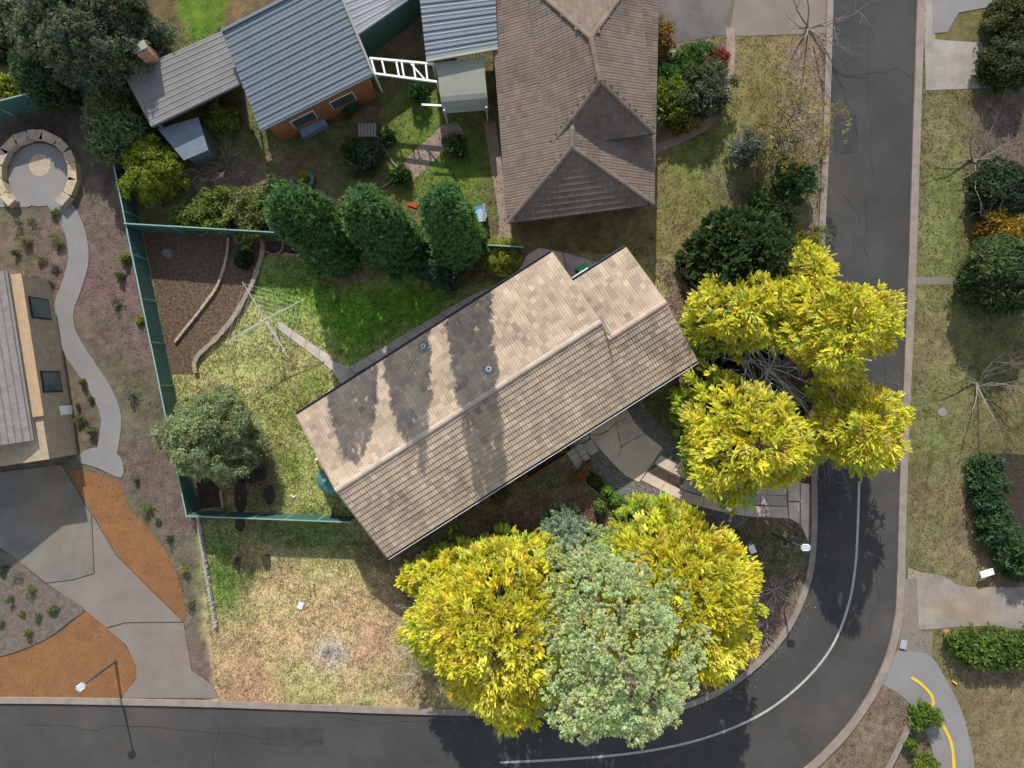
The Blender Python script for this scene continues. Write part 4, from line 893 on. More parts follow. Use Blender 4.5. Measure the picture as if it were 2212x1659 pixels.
def sprays(O, D, Lh, Wd, tint, tip, inn, style, seed):
    """Vectorised placement of spray templates."""
    r = np.random.default_rng(seed); n = len(O); D = D / (np.linalg.norm(D, axis=1, keepdims=True) + 1e-9)
    ref = np.tile(np.array([0, 0, 1.0]), (n, 1)); ref[np.abs(D[:, 2]) > .93] = (1, 0, 0)
    Y = np.cross(ref, D); Y /= np.linalg.norm(Y, axis=1, keepdims=True); Z = np.cross(D, Y)
    rl = r.uniform(-.5, .5, n)[:, None]; Y, Z = Y * np.cos(rl) + Z * np.sin(rl), Z * np.cos(rl) - Y * np.sin(rl)
    which = r.integers(0, len(TPL[style]), n); Vs = []; Cs = []; tip = np.array(tip); inn = np.array(inn)
    for k, (tv, al) in enumerate(TPL[style]):
        m = which == k
        if not m.any(): continue
        o, d, y, z = O[m][:, None], D[m][:, None], Y[m][:, None], Z[m][:, None]; L, w = Lh[m][:, None, None], Wd[m][:, None, None]
        Vs.append((o + d * (tv[None, :, 0:1] * L) + y * (tv[None, :, 1:2] * w) + z * (tv[None, :, 2:3] * w)).reshape(-1, 3))
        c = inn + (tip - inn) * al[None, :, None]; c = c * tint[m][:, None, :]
        Cs.append(np.broadcast_to(c, (m.sum(), len(al), 3)).reshape(-1, 3))
    V = np.vstack(Vs); C_ = np.clip(np.vstack(Cs), .004, .85); F = np.arange(len(V)).reshape(-1, 3); return V, F, C_
PROF = {
    'cone': lambda t: np.clip(1.02 - t, 0, 1) ** .75 * np.clip(t / .06 + .55, 0, 1),
    'dome': lambda t: np.sqrt(np.clip(1 - ((t - .30) / .705) ** 2, 0, 1)),
    'column': lambda t: np.clip(1.01 - t ** 4.5, 0, 1) ** .7 * np.clip(t / .10 + .7, 0, 1),
    'spire': lambda t: (np.clip(1.0 - t ** 10, 0, 1) ** .7) * np.interp(t, [0, .05, .16, .34, .55, 1], [.70, .88, .92, .82, .74, .58]),
    'egg': lambda t: np.sqrt(np.clip(1 - ((t - .48) / .53) ** 2, 0, 1)),
    'low': lambda t: np.sqrt(np.clip(1 - t ** 2, 0, 1)) + 0 * t,
}
def tree(name, label, cat, bp, hgt, rad, prof, nb, spb, sl, sw_, tip, inn, style='plume', seed=1, upa=.35, group=None, sp=None, lump=.18, trunk=True, droop=0.0, s0=.35, squash=None, t0=.04, gap=0.0, fanw=.7, open_=None, skirt=0.0):
    b = P(*bp); r = np.random.default_rng(seed); root = thing(name, label, cat, b, group); bv = np.array(b)
    tt = np.linspace(t0, 1, 240); rr_ = rad * PROF[prof](tt); zz = tt * hgt; dr = np.gradient(rr_); dz = np.gradient(zz)
    wgt = (rr_ + .04 * rad) * np.hypot(dr, dz); cdf = np.cumsum(wgt); area = 2 * np.pi * cdf[-1]; cdf = cdf / cdf[-1]
    if sp is None: sp = math.sqrt(area / nb)
    nb = int(min(1500, max(10, area / sp ** 2)))
    Os, Ds, Ls, Ws, Ts = [], [], [], [], []; lim = []
    for shell, (fr, cnt, lf) in enumerate(((1.0, nb, 1.0), (.72, nb // 5, 1.35))):
        u_ = (np.arange(cnt) + r.uniform(0, 1, cnt)) / cnt; ti = np.interp(u_, cdf, tt); az = (np.arange(cnt) * 2.39996 + r.uniform(-.4, .4, cnt) + shell) % (2 * np.pi)
        Rb = np.interp(ti, tt, rr_); drt, dzt = np.interp(ti, tt, dr), np.interp(ti, tt, dz); nl = np.hypot(drt, dzt) + 1e-9
        nrm = np.stack([np.cos(az) * dzt / nl, np.sin(az) * dzt / nl, -drt / nl], 1)
        lob = 1 + lump * (np.sin(az * 3 + seed + ti * 4) * .45 + np.sin(az * 5 + ti * 11 + seed * 2) * .35 + np.sin(az * 2 - ti * 7 + seed * 3) * .4)
        if squash: lob = lob * (1 + squash[0] * np.cos(az - squash[1]))
        k_ = fr * lob * r.uniform(.80, 1.07, cnt)
        c = np.stack([np.cos(az) * Rb * k_, np.sin(az) * Rb * k_, np.clip(ti * hgt * (1 - (1 - fr) * .45) * (.5 + .5 * np.minimum(lob, 1.08)), .1, None)], 1)
        ax = nrm + np.array([0, 0, upa]) + r.normal(0, .34, (cnt, 3)); ax[:, 2] -= droop; ax /= np.linalg.norm(ax, axis=1, keepdims=True)
        bt = r.uniform(.80, 1.14, cnt)[:, None] * np.stack([r.uniform(.80, 1.03, cnt), np.ones(cnt), r.uniform(.85, 1.25, cnt)], 1)
        if skirt: bt[:, 2] *= np.where(r.uniform(0, 1, cnt) < .22, 1.9, 1.0)
        if skirt: bt[:, 0] *= np.clip(1 - skirt + skirt * (ti / .45 + r.normal(0, .2, cnt)), 1 - skirt, 1.04); bt[:, :2] *= np.clip(1 - skirt * .5 + skirt * .5 * (ti / .4)[:, None], .6, 1)
        cs = r.uniform(.65, 1.45, cnt)
        keep = np.ones(cnt, bool) if gap <= 0 else (np.sin(az * 4 + ti * 9 + seed * 5) * .5 + np.sin(az * 7 - ti * 15 + seed) * .5 + r.normal(0, .25, cnt)) < 1.15 - 2 * gap
        vw = np.array([0, 0, CAM_H]) - (bv + c); vw /= np.linalg.norm(vw, axis=1, keepdims=True); keep &= (np.sum(nrm * vw, 1) > -.22) | (r.uniform(0, 1, cnt) < .4)   # thinner on the far underside
        if open_ is not None: keep &= ~((np.abs((az - math.radians(open_[0]) + np.pi) % (2 * np.pi) - np.pi) < math.radians(open_[1]) * r.uniform(.75, 1.15, cnt)) & (ti < open_[2]))
        c, ax, bt, az, Rb, cs = c[keep], ax[keep], bt[keep], az[keep], Rb[keep], cs[keep]; cnt = len(c); k = np.repeat(np.arange(cnt), spb); n = len(k)
        cr = sp * .62 * cs[k]; off = r.normal(0, 1, (n, 3)); off -= ax[k] * np.sum(off * ax[k], 1, keepdims=True); ol = np.linalg.norm(off, axis=1) * .6
        off *= (cr * .6)[:, None]; O = c[k] + off + ax[k] * (cr * (.45 - .45 * ol - r.uniform(0, .35, n)))[:, None]; O[:, 2] = np.maximum(O[:, 2], .06)
        D = ax[k] * 1.0 + off / (cr + 1e-6)[:, None] * fanw + r.normal(0, .22, (n, 3)); D /= np.linalg.norm(D, axis=1, keepdims=True)
        Lh = sl * lf * r.uniform(.65, 1.25, n) * cs[k] ** .6; O = O - D * (Lh * .5)[:, None]
        Os.append(O); Ds.append(D); Ls.append(Lh); Ws.append(sw_ * lf * r.uniform(.75, 1.25, n) * cs[k] ** .5); Ts.append(bt[k] * r.uniform(.84, 1.14, n)[:, None])
        if shell == 0: lim = list(zip(c, ax, Rb))
    O, D, Lh, Wd, tint = np.vstack(Os), np.vstack(Ds), np.concatenate(Ls), np.concatenate(Ws), np.vstack(Ts)
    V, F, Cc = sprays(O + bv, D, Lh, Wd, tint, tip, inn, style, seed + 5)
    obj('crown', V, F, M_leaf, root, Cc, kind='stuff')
    if trunk:
        tr = max(.05, rad * .055); MB().tube([b, b + Vector((tr * .4, 0, hgt * .35)), b + Vector((0, tr * .3, hgt * .92))], [tr * 1.2, tr * .85, tr * .15], 9).build('trunk', M_bark, root, True)
        lm = MB()
        for i in r.choice(len(lim), min(len(lim), 40), replace=False):
            e = bv + lim[i][0] * [.93, .93, .97]; p = bv + np.array([0, 0, max(.2, min(hgt * .85, lim[i][0][2] - .25 * lim[i][2]))]); lm.tube([p, p * .45 + e * .55 + [0, 0, .08], e], [tr * .32, tr * .2, .010], 4, False)
        lm.build('limbs', M_bark, root, kind='stuff')
    return root
def bare(name, label, cat, bp, hgt, spread, n0, seed, m, lean=(0, 0), depth=4, r0=.03, group=None, z0=0.0, curl=.5, az=None):
    b = P(*bp); b.z = z0; rr = random.Random(seed); root = thing(name, label, cat, P(*bp), group); mb = MB()
    def grow(p, d, L, r, dep):
        pts = [p]; rad = [r]; q = p.copy(); dd = d.copy()
        for i in range(3):
            dd = (dd + Vector((rr.gauss(0, .16), rr.gauss(0, .16), rr.gauss(0, .10) - .02 * curl))).normalized(); q = q + dd * (L / 3); q.z = max(q.z, .05); pts.append(q.copy()); rad.append(r * (1 - .22 * (i + 1)))
        mb.tube(pts, rad, 3 if dep < depth - 1 else 5, False)
        if dep > 0:
            for _ in range(rr.choice((2, 3, 3))):
                k = rr.choice((1, 2, 3)); nd = (dd + Vector((rr.gauss(0, curl), rr.gauss(0, curl), rr.gauss(.05, .3)))).normalized(); grow(pts[k], nd, L * rr.uniform(.55, .85), rad[k] * .7, dep - 1)
    for i in range(n0):
        a = (2 * math.pi * (i + rr.random()) / n0) if az is None else rr.uniform(*az)
        d = Vector((math.cos(a) * spread + lean[0], math.sin(a) * spread + lean[1], rr.uniform(.35, 1))).normalized()
        grow(b + Vector((rr.gauss(0, .06), rr.gauss(0, .06), 0)), d, hgt * rr.uniform(.35, .6), r0, depth)
    mb.build('branches', m, root, kind='stuff'); return root

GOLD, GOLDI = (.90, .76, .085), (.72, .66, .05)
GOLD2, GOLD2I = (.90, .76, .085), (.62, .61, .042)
# front trees --------------------------------------------------------
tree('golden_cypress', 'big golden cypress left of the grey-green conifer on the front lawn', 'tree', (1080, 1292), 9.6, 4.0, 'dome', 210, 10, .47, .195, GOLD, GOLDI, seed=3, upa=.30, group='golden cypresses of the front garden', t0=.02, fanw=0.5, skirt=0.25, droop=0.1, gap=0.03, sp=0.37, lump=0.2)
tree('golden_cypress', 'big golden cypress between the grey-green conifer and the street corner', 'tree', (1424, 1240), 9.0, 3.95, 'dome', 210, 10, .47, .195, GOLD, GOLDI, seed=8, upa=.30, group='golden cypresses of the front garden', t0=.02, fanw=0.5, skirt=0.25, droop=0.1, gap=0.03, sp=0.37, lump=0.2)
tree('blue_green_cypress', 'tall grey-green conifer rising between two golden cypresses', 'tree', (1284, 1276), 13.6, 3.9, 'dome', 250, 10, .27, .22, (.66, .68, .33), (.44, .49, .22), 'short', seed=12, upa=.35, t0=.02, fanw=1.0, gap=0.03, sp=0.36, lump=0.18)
tree('small_cypress', 'small pale blue-green conifer peeking out behind the tall one', 'tree', (1217, 1142), 4.2, 1.35, 'cone', 60, 11, .42, .30, (.40, .47, .29), (.22, .30, .18), seed=14, upa=.4, sp=0.4, lump=0.2)
tree('golden_cypress', 'small golden cypress at the house side of the big left one', 'tree', (975, 1235), 4.6, 1.8, 'dome', 70, 12, .55, .34, GOLD, GOLDI, seed=16, group='golden cypresses of the front garden', skirt=0.3, gap=0.15, lump=0.4, sp=0.4)
# east trees by the street ------------------------------------------
tree('golden_cypress', 'golden cypress nearest the east gable of the house', 'tree', (1556, 684), 6.0, 2.25, 'dome', 100, 10, .47, .195, GOLD2, GOLD2I, seed=21, upa=.15, group='golden cypresses along the street', gap=0.14, skirt=0.45, lump=0.36, fanw=0.8, droop=0.28, sp=0.37, open_=(-45, 38, 0.55))
tree('golden_cypress', 'large golden cypress spreading over the street, upper right of the row', 'tree', (1716, 722), 8.0, 2.75, 'dome', 130, 10, .47, .195, GOLD2, GOLD2I, seed=23, upa=.15, group='golden cypresses along the street', t0=.2, gap=0.14, skirt=0.45, lump=0.36, fanw=0.8, droop=0.25, sp=0.37, open_=(235, 35, 0.5))
tree('golden_cypress', 'golden cypress overhanging the concrete driveway', 'tree', (1560, 938), 7.0, 3.0, 'dome', 170, 10, .47, .195, GOLD2, GOLD2I, seed=25, upa=.12, group='golden cypresses along the street', skirt=0.45, lump=0.36, fanw=0.8, droop=0.3, gap=0.05, sp=0.37, open_=(50, 30, 0.5))
tree('golden_cypress', 'golden cypress leaning over the road below the other street tree', 'tree', (1770, 915), 7.0, 2.3, 'dome', 80, 10, .47, .195, GOLD2, GOLD2I, seed=27, upa=.15, group='golden cypresses along the street', t0=.25, gap=0.14, skirt=0.45, lump=0.36, fanw=0.8, droop=0.28, sp=0.37, open_=(185, 50, 0.55))
tree('golden_cypress', 'thin golden cypress at the top corner by the back boundary', 'tree', (1690, 612), 5.0, 1.5, 'dome', 45, 10, .47, .195, GOLD2, GOLD2I, seed=28, upa=.2, group='golden cypresses along the street', t0=.2, gap=0.14, skirt=0.45, lump=0.36, fanw=0.8, droop=0.2, sp=0.37)
tree('green_conifer', 'dark green conifer above the golden ones near the back boundary', 'tree', (1578, 572), 4.6, 2.5, 'dome', 110, 11, .50, .38, (.085, .13, .035), (.045, .08, .022), seed=30, upa=.25, sp=0.45)
bare('dead_branches', 'grey dead branches between the golden cypresses by the house gable', 'dead tree', (1640, 792), 5.6, 1.0, 11, 31, M_dead, lean=(-.3, -.15), depth=4, r0=.042, curl=.42, z0=1.6)
bare('dead_branches', 'grey dead limbs inside the street trees above the driveway', 'dead tree', (1722, 892), 5.2, 1.1, 13, 33, M_dead, lean=(0, -.2), depth=4, r0=.042, curl=.55, z0=1.8)
bare('dead_branches', 'grey dead limbs in the gap below the gable-side cypress', 'dead tree', (1592, 742), 4.6, 1.0, 14, 34, M_dead, depth=3, r0=.04, curl=.35, z0=1.4)
tree('understorey_shrub', 'dark shrub under the dead branches beside the house corner', 'shrub', (1600, 800), 1.8, 1.9, 'low', 60, 9, .40, .32, (.075, .12, .035), (.045, .075, .022), seed=35, trunk=False)
tree('understorey_shrub', 'dark shrub under the dead limbs near the street', 'shrub', (1700, 940), 1.7, 2.0, 'low', 60, 9, .40, .32, (.065, .11, .045), (.04, .07, .03), seed=36, trunk=False)
# dead twigs beside the front trees
bare('bare_shrub', 'leafless grey shrub at the street corner', 'shrub', (1672, 1275), 2.0, 1.6, 16, 41, M_twig, depth=4, r0=.016, curl=.7)
bare('bare_shrub', 'pale leafless twigs below the letterbox', 'shrub', (1640, 1215), 1.6, 1.6, 7, 43, M_twig, depth=4, r0=.014, curl=.7)
bare('bare_shrub', 'pale fallen twigs at the tip of the right golden cypress', 'shrub', (1650, 1375), 1.5, 2.0, 9, 44, M_twig, depth=4, r0=.014, curl=.8)
for i, (x, y) in enumerate(((905, 1310), (898, 1390), (905, 1450))):
    bare('bare_shrub', ('upper', 'middle', 'lower')[i] + ' tuft of pale drooping twigs on the lawn side of the left golden cypress', 'shrub', (x, y), 1.9, 1.2, 10, 50 + i, M_twig, lean=(-1.0, 0), depth=3, r0=.014, curl=.35, group='twigs beside the golden cypress', z0=.5)
# back row of conifers -------------------------------------------------
HT, HI = (.12, .225, .065), (.065, .13, .036)
tree('clipped_conifer', 'leftmost dark green conifer of the row at the back fence', 'tree', (740, 534), 10.9, 1.9, 'spire', 200, 6, .34, .28, HT, HI, 'short', 61, .5, 'conifers at the back fence', s0=.55, fanw=1.1, sp=0.32, lump=0.12, gap=0.0)
tree('clipped_conifer', 'middle dark green conifer of the row at the back fence', 'tree', (862, 538), 10.9, 1.65, 'spire', 190, 6, .34, .28, (.13, .235, .07), HI, 'short', 62, .5, 'conifers at the back fence', s0=.55, fanw=1.1, sp=0.32, gap=0.0, lump=0.1)
tree('clipped_conifer', 'rightmost slim dark green conifer of the row at the back fence', 'tree', (996, 538), 12.0, 1.5, 'spire', 160, 6, .32, .26, (.135, .25, .065), HI, 'short', 63, .5, 'conifers at the back fence', s0=.5, fanw=1.1, sp=0.31, lump=0.1)
tree('variegated_shrub', 'pale green shrub between the first two dark conifers', 'shrub', (806, 560), 1.6, .6, 'egg', 30, 16, .30, .28, (.30, .36, .12), (.14, .20, .06), 'leaf', 64, trunk=False)
tree('leafy_shrub', 'loose dark shrub with pale stems in front of the conifer row', 'shrub', (950, 580), 1.7, 1.1, 'egg', 40, 14, .32, .30, (.10, .16, .07), (.06, .10, .05), 'leaf', 65, lump=.5)
bare('stemmy_shrub', 'pale bare stems poking through the loose dark shrub', 'shrub', (950, 575), 1.9, .9, 7, 66, M_twig, depth=2, r0=.016, curl=.4)
tree('golden_shrub', 'yellow-green shrub at the back corner of the patio path', 'shrub', (1082, 558), 1.5, .95, 'egg', 50, 18, .28, .26, (.48, .45, .06), (.22, .27, .04), 'fine', 67, trunk=False)
tree('small_conifer', 'low dark plant at the log edging in the mulch', 'shrub', (530, 562), .7, .45, 'low', 26, 14, .30, .24, (.06, .11, .035), (.035, .07, .022), seed=68, trunk=False)
# round grey-green tree by the left fence
tree('round_tree', 'round grey-green tree by the left boundary fence', 'tree', (492, 936), 4.2, 2.3, 'egg', 230, 9, .34, .30, (.37, .40, .18), (.20, .24, .10), 'fine', 71, .45, s0=.5, sp=0.36, fanw=1.3, lump=0.26, gap=0.05)
# small garden plants of the lot
def shrub(bp, h, r, tip, inn, label, seed, style='leaf', name='garden_shrub', cat='shrub', group=None, prof='egg', d=1.0):
    nb = max(14, int(34 * d * min(2.2, r))); return tree(name, label, cat, bp, h, r, prof, nb, 10, .20 + .12 * min(r, 1.6), .18 + .12 * min(r, 1.6), tip, inn, style, seed, .4, group, lump=.42, trunk=False, gap=.12, fanw=1.2)
LIME, LIMEI = (.22, .36, .05), (.10, .19, .03)
DKG, DKGI = (.06, .13, .035), (.035, .08, .022)
tree('clipped_hedge', 'small clipped green hedge beside the letterbox', 'hedge', (1568, 1160), .9, .62, 'low', 60, 9, .20, .2, (.11, .21, .03), (.06, .12, .02), 'fine', 81, trunk=False, squash=(0.0, 0))
tree('clipped_hedge', 'small green hedge joined to the left of the clipped one', 'hedge', (1545, 1157), .8, .5, 'low', 45, 9, .20, .2, (.10, .19, .03), (.06, .11, .02), 'fine', 82, trunk=False)
for i, (x, y, h, r, tp, il, lb) in enumerate((
    (1308, 1057, .5, .32, LIME, LIMEI, 'bright green plant in the middle of the front bed'), (1329, 1078, .5, .36, LIME, LIMEI, 'bright green plant lower in the front bed'),
    (1352, 1086, .6, .40, (.14, .22, .05), (.07, .12, .03), 'mid green plant near the end of the front bed'), (1296, 1092, .5, .42, (.27, .31, .06), (.13, .17, .04), 'olive tufted plant outside the front bed edging'),
    (1255, 1025, .6, .34, (.55, .24, .07), (.30, .14, .05), 'orange-leaved shrub at the foot of the block steps'), (1266, 1008, .5, .28, (.50, .24, .08), (.22, .18, .05), 'smaller orange-leaved shrub above the first one'),
    (1281, 1035, .6, .38, (.10, .15, .05), (.06, .09, .03), 'dark leafy shrub in the front bed next to the orange ones'), (1342, 1094, .35, .16, (.50, .12, .06), (.25, .10, .04), 'small red-leaved plant in the front bed'),
    (1130, 1026, .4, .2, (.42, .20, .06), (.2, .12, .04), 'small orange plant in the dark bed under the eave'), (1213, 968, .4, .18, (.42, .20, .06), (.2, .12, .04), 'small rusty plant near the steps under the eave'),
    (1079, 1068, .5, .5, (.26, .22, .06), (.14, .13, .04), 'low yellowish plant on the shaded front lawn'), (1391, 1117, .6, .4, (.13, .20, .05), (.07, .11, .03), 'green plant at the lower end of the gravel strip'))):
    shrub((x, y), h, r * .62, tp, il, lb, 100 + i)
tree('yellow_flowers', 'clump of yellow flowers in the round planter', 'flowers', (660, 388), .5, .3, 'low', 16, 10, .18, .16, (.60, .45, .04), (.20, .25, .04), 'leaf', 118, trunk=False)
# neighbours' planting --------------------------------------------------
OL, OLI = (.17, .19, .105), (.085, .105, .055)
tree('olive_tree', 'big grey olive tree in the far left garden', 'tree', (275, 115), 5.6, 3.1, 'egg', 170, 10, .46, .42, OL, OLI, 'fine', 121, .4, lump=.25, sp=0.5, fanw=1.3, gap=0.12)
tree('green_tree', 'green tree at the fence left of the carport', 'tree', (135, 190), 2.6, 1.4, 'egg', 70, 16, .36, .32, (.08, .12, .045), (.045, .075, .028), 'leaf', 122)
tree('olive_shrub', 'upper pale green shrub left of the tool shed', 'shrub', (272, 238), 2.2, 1.2, 'egg', 60, 16, .34, .30, (.22, .26, .08), (.10, .14, .045), 'leaf', 123)
tree('olive_shrub', 'lower pale green shrub left of the tool shed', 'shrub', (285, 305), 2.6, 1.5, 'egg', 80, 16, .36, .32, (.22, .26, .10), (.10, .14, .05), 'leaf', 124)
tree('lime_shrub', 'yellow-green shrub by the boundary fence below the tool shed', 'shrub', (350, 382), 2.4, 1.6, 'egg', 90, 18, .34, .30, (.33, .34, .035), (.15, .19, .025), 'fine', 125)
bare('bare_tree', 'leafless tree on the neighbour lawn right of the tool shed', 'tree', (490, 360), 2.8, .8, 7, 126, M_dead2, depth=4, r0=.03, curl=.5)
for i, (x, y, h, r, tp, il, lb) in enumerate((
    (15, 205, 1.0, .9, (.40, .38, .04), (.18, .22, .03), 'bright yellow-green shrub at the left frame edge'), (60, 40, 1.6, 1.2, (.20, .19, .09), (.10, .11, .05), 'dry olive shrub in the top left corner'),
    (20, 100, 1.4, 1.0, (.12, .15, .06), (.06, .09, .035), 'dark shrub at the far left edge'), (185, 60, 2.0, 1.0, (.10, .15, .05), (.05, .08, .03), 'dark green shrub at the foot of the olive tree'),
    (490, 262, 1.1, .7, (.26, .32, .04), (.12, .17, .025), 'lime shrub between carport and garage'), (560, 470, 2.0, 1.3, (.25, .25, .07), (.12, .14, .04), 'olive shrub behind the back fence left of the conifers'),
    (470, 465, 1.4, 1.1, (.24, .26, .05), (.12, .15, .03), 'yellow-green shrub against the back fence'), (420, 470, 1.0, .8, (.22, .26, .05), (.11, .15, .03), 'low lime shrub near the boundary corner'),
    (630, 455, 2.2, 1.3, (.14, .18, .06), (.07, .10, .035), 'dark olive shrub behind the first conifer'), (770, 480, 1.8, 1.0, (.20, .22, .07), (.10, .13, .04), 'olive shrub behind the fence between two conifers'),
    (800, 345, 1.0, .7, (.12, .15, .08), (.07, .09, .05), 'grey-green plant beside the bent edging strip'), (770, 330, .8, .5, DKG, DKGI, 'dark plant left of the bent edging strip'),
    (870, 380, .7, .4, DKG, DKGI, 'dark pot plant at the end of the pink path'), (905, 205, 1.0, .4, DKG, DKGI, 'dark plant below the pergola'),
    (840, 300, .7, .3, DKG, DKGI, 'small dark plant on the bright green lawn'), (985, 320, .8, .5, (.10, .14, .05), (.06, .09, .03), 'rough tuft beside the pink path'),
    (760, 230, .7, .5, (.10, .14, .06), (.06, .09, .03), 'dark plants along the garage wall'), (805, 440, 1.2, .8, (.16, .22, .06), (.08, .12, .035), 'mid green shrub at the lower end of the edging strip'),
    (965, 455, 1.4, .9, (.36, .34, .035), (.17, .19, .025), 'yellow shrub left of the blue drum'),
    (1412, 95, 1.6, .7, (.42, .22, .04), (.22, .14, .03), 'orange shrub at the brown house wall'), (1415, 165, 1.2, .6, DKG, DKGI, 'dark shrub below the orange one'),
    (1490, 140, 1.3, .9, (.16, .25, .06), (.08, .13, .035), 'fresh green shrub in the rock garden'), (1548, 130, .8, .45, (.42, .10, .05), (.2, .08, .04), 'red shrub in the rock garden'),
    (1505, 215, 1.8, 1.4, (.15, .16, .08), (.08, .09, .05), 'large dull green shrub in the rock garden'), (1440, 225, 1.6, 1.1, (.27, .31, .04), (.13, .17, .025), 'lime shrub against the brown house'),
    (1470, 258, 1.3, .8, (.26, .24, .04), (.14, .14, .025), 'golden shrub below the lime one'), (1455, 180, 1.0, .6, (.10, .20, .04), (.05, .11, .025), 'vivid green plant in the rock garden'),
    (1598, 335, 2.2, .7, (.22, .23, .16), (.11, .13, .09), 'pale silvery conifer on the neighbour front lawn'),
    (1700, 400, 1.5, 1.0, (.09, .16, .045), (.05, .09, .03), 'dark green shrub below the wattle'), (1680, 470, 1.2, .9, (.12, .16, .06), (.06, .09, .035), 'olive shrub near the street kerb'),
    (1640, 430, 1.0, .7, (.14, .21, .05), (.08, .12, .03), 'fresh shrub left of the dark green one'), (1735, 540, 1.3, .8, (.36, .32, .04), (.17, .18, .025), 'yellowish shrub at the kerb above the golden cypresses'),
    (1620, 545, 1.4, .9, (.14, .17, .05), (.07, .1, .03), 'olive shrub behind the dark conifer'))):
    shrub((x, y), h, r, tp, il, lb, 140 + i)
rk = thing('rock_garden', 'pale rocks of the garden beside the brown house', 'rocks', P(1450, 140))
for i in range(16):
    c = P(R_.uniform(1430, 1540), R_.uniform(105, 190)); r = R_.uniform(.15, .34); MB().lathe(c, [(r, 0), (r * .9, r * .4), (r * .45, r * .6)], 7).build('rock', M_rock, rk)
tree('wattle_tree', 'sparse yellow wattle with bare limbs beside the street', 'tree', (1672, 292), 4.2, 2.3, 'egg', 60, 7, .36, .30, (.36, .27, .07), (.22, .18, .07), 'fine', 181, .5, lump=.5, s0=.6, gap=0.35, fanw=1.4)
bare('bare_tree', 'pale bare limbs inside the sparse wattle', 'tree', (1678, 300), 4.6, .8, 7, 182, M_dead2, depth=4, r0=.04, curl=.45)
bare('bare_tree', 'leafless street tree casting a branching shadow at the top kerb', 'tree', (1745, 60), 5.0, .6, 6, 183, M_dead2, depth=4, r0=.05, curl=.45)
# east side
tree('round_shrub', 'big round green tree at the right frame edge', 'tree', (2120, 600), 3.4, 1.9, 'egg', 110, 18, .40, .36, (.12, .165, .055), (.06, .09, .03), 'leaf', 191)
shrub((2140, 505), 1.8, 1.0, (.46, .26, .03), (.22, .15, .02), 'orange flowering shrub at the right frame edge', 192)
bare('bare_tree', 'leafless tree at the right edge above the green hedge', 'tree', (2110, 830), 4.6, .75, 7, 193, M_dead2, depth=4, r0=.05, curl=.5)
bare('bare_tree', 'leafless tree at the right edge near the upper driveway', 'tree', (2105, 350), 4.8, .75, 7, 194, M_dead2, depth=4, r0=.05, curl=.5)
tree('dark_shrub', 'dark shrub under the upper right leafless tree', 'shrub', (2140, 420), 1.8, 1.5, 'egg', 60, 16, .36, .32, (.07, .10, .045), (.04, .06, .03), 'leaf', 195)
tree('dark_shrub', 'dark shrub at the top right corner', 'shrub', (2180, 60), 2.0, 1.7, 'egg', 60, 16, .36, .32, (.13, .14, .04), (.07, .08, .025), 'leaf', 196)
tree('dark_shrub', 'dark shrub right of the worn upper driveway', 'shrub', (2150, 150), 1.8, 1.3, 'egg', 60, 16, .36, .32, (.10, .12, .045), (.055, .07, .03), 'leaf', 197)
HG = [(2115, 1010), (2118, 1045), (2122, 1080), (2130, 1115), (2145, 1148), (2165, 1180), (2190, 1208)]
for i, (x, y) in enumerate(HG):
    shrub((x, y), 1.2, .85, (.08, .145, .05), (.045, .085, .03), 'dark green hedge plant ' + ('first', 'second', 'third', 'fourth', 'fifth', 'sixth', 'seventh')[i] + ' from the top of the curved bed across the street', 200 + i, name='hedge_plant', cat='hedge', group='curved hedge across the street')
bed_r = smooth_line([(2098, 985), (2140, 980), (2240, 1010), (2240, 1260), (2180, 1225), (2130, 1160), (2105, 1090)], 3); sheet('garden_bed', bed_r, .012, M_soil)
for i, (x, y, r) in enumerate(((2080, 1388, .9), (2115, 1392, .9), (2150, 1390, .85), (2190, 1390, .9))):
    shrub((x, y), 1.0, r, (.15, .22, .04), (.075, .12, .025), ('first', 'second', 'third', 'last')[i] + ' green shrub from the terracotta pot along the lower driveway', 210 + i, group='shrubs along the lower driveway')
shrub((1990, 1540), .9, .6, (.17, .25, .03), (.08, .13, .02), 'upper bright green plant left of the pale footpath', 220); shrub((1960, 1600), .5, .3, (.17, .25, .03), (.08, .13, .02), 'small plant along the low board fence', 221); shrub((1995, 1650), .8, .6, (.19, .24, .03), (.09, .13, .02), 'lower bright green plant at the bottom frame edge', 222)
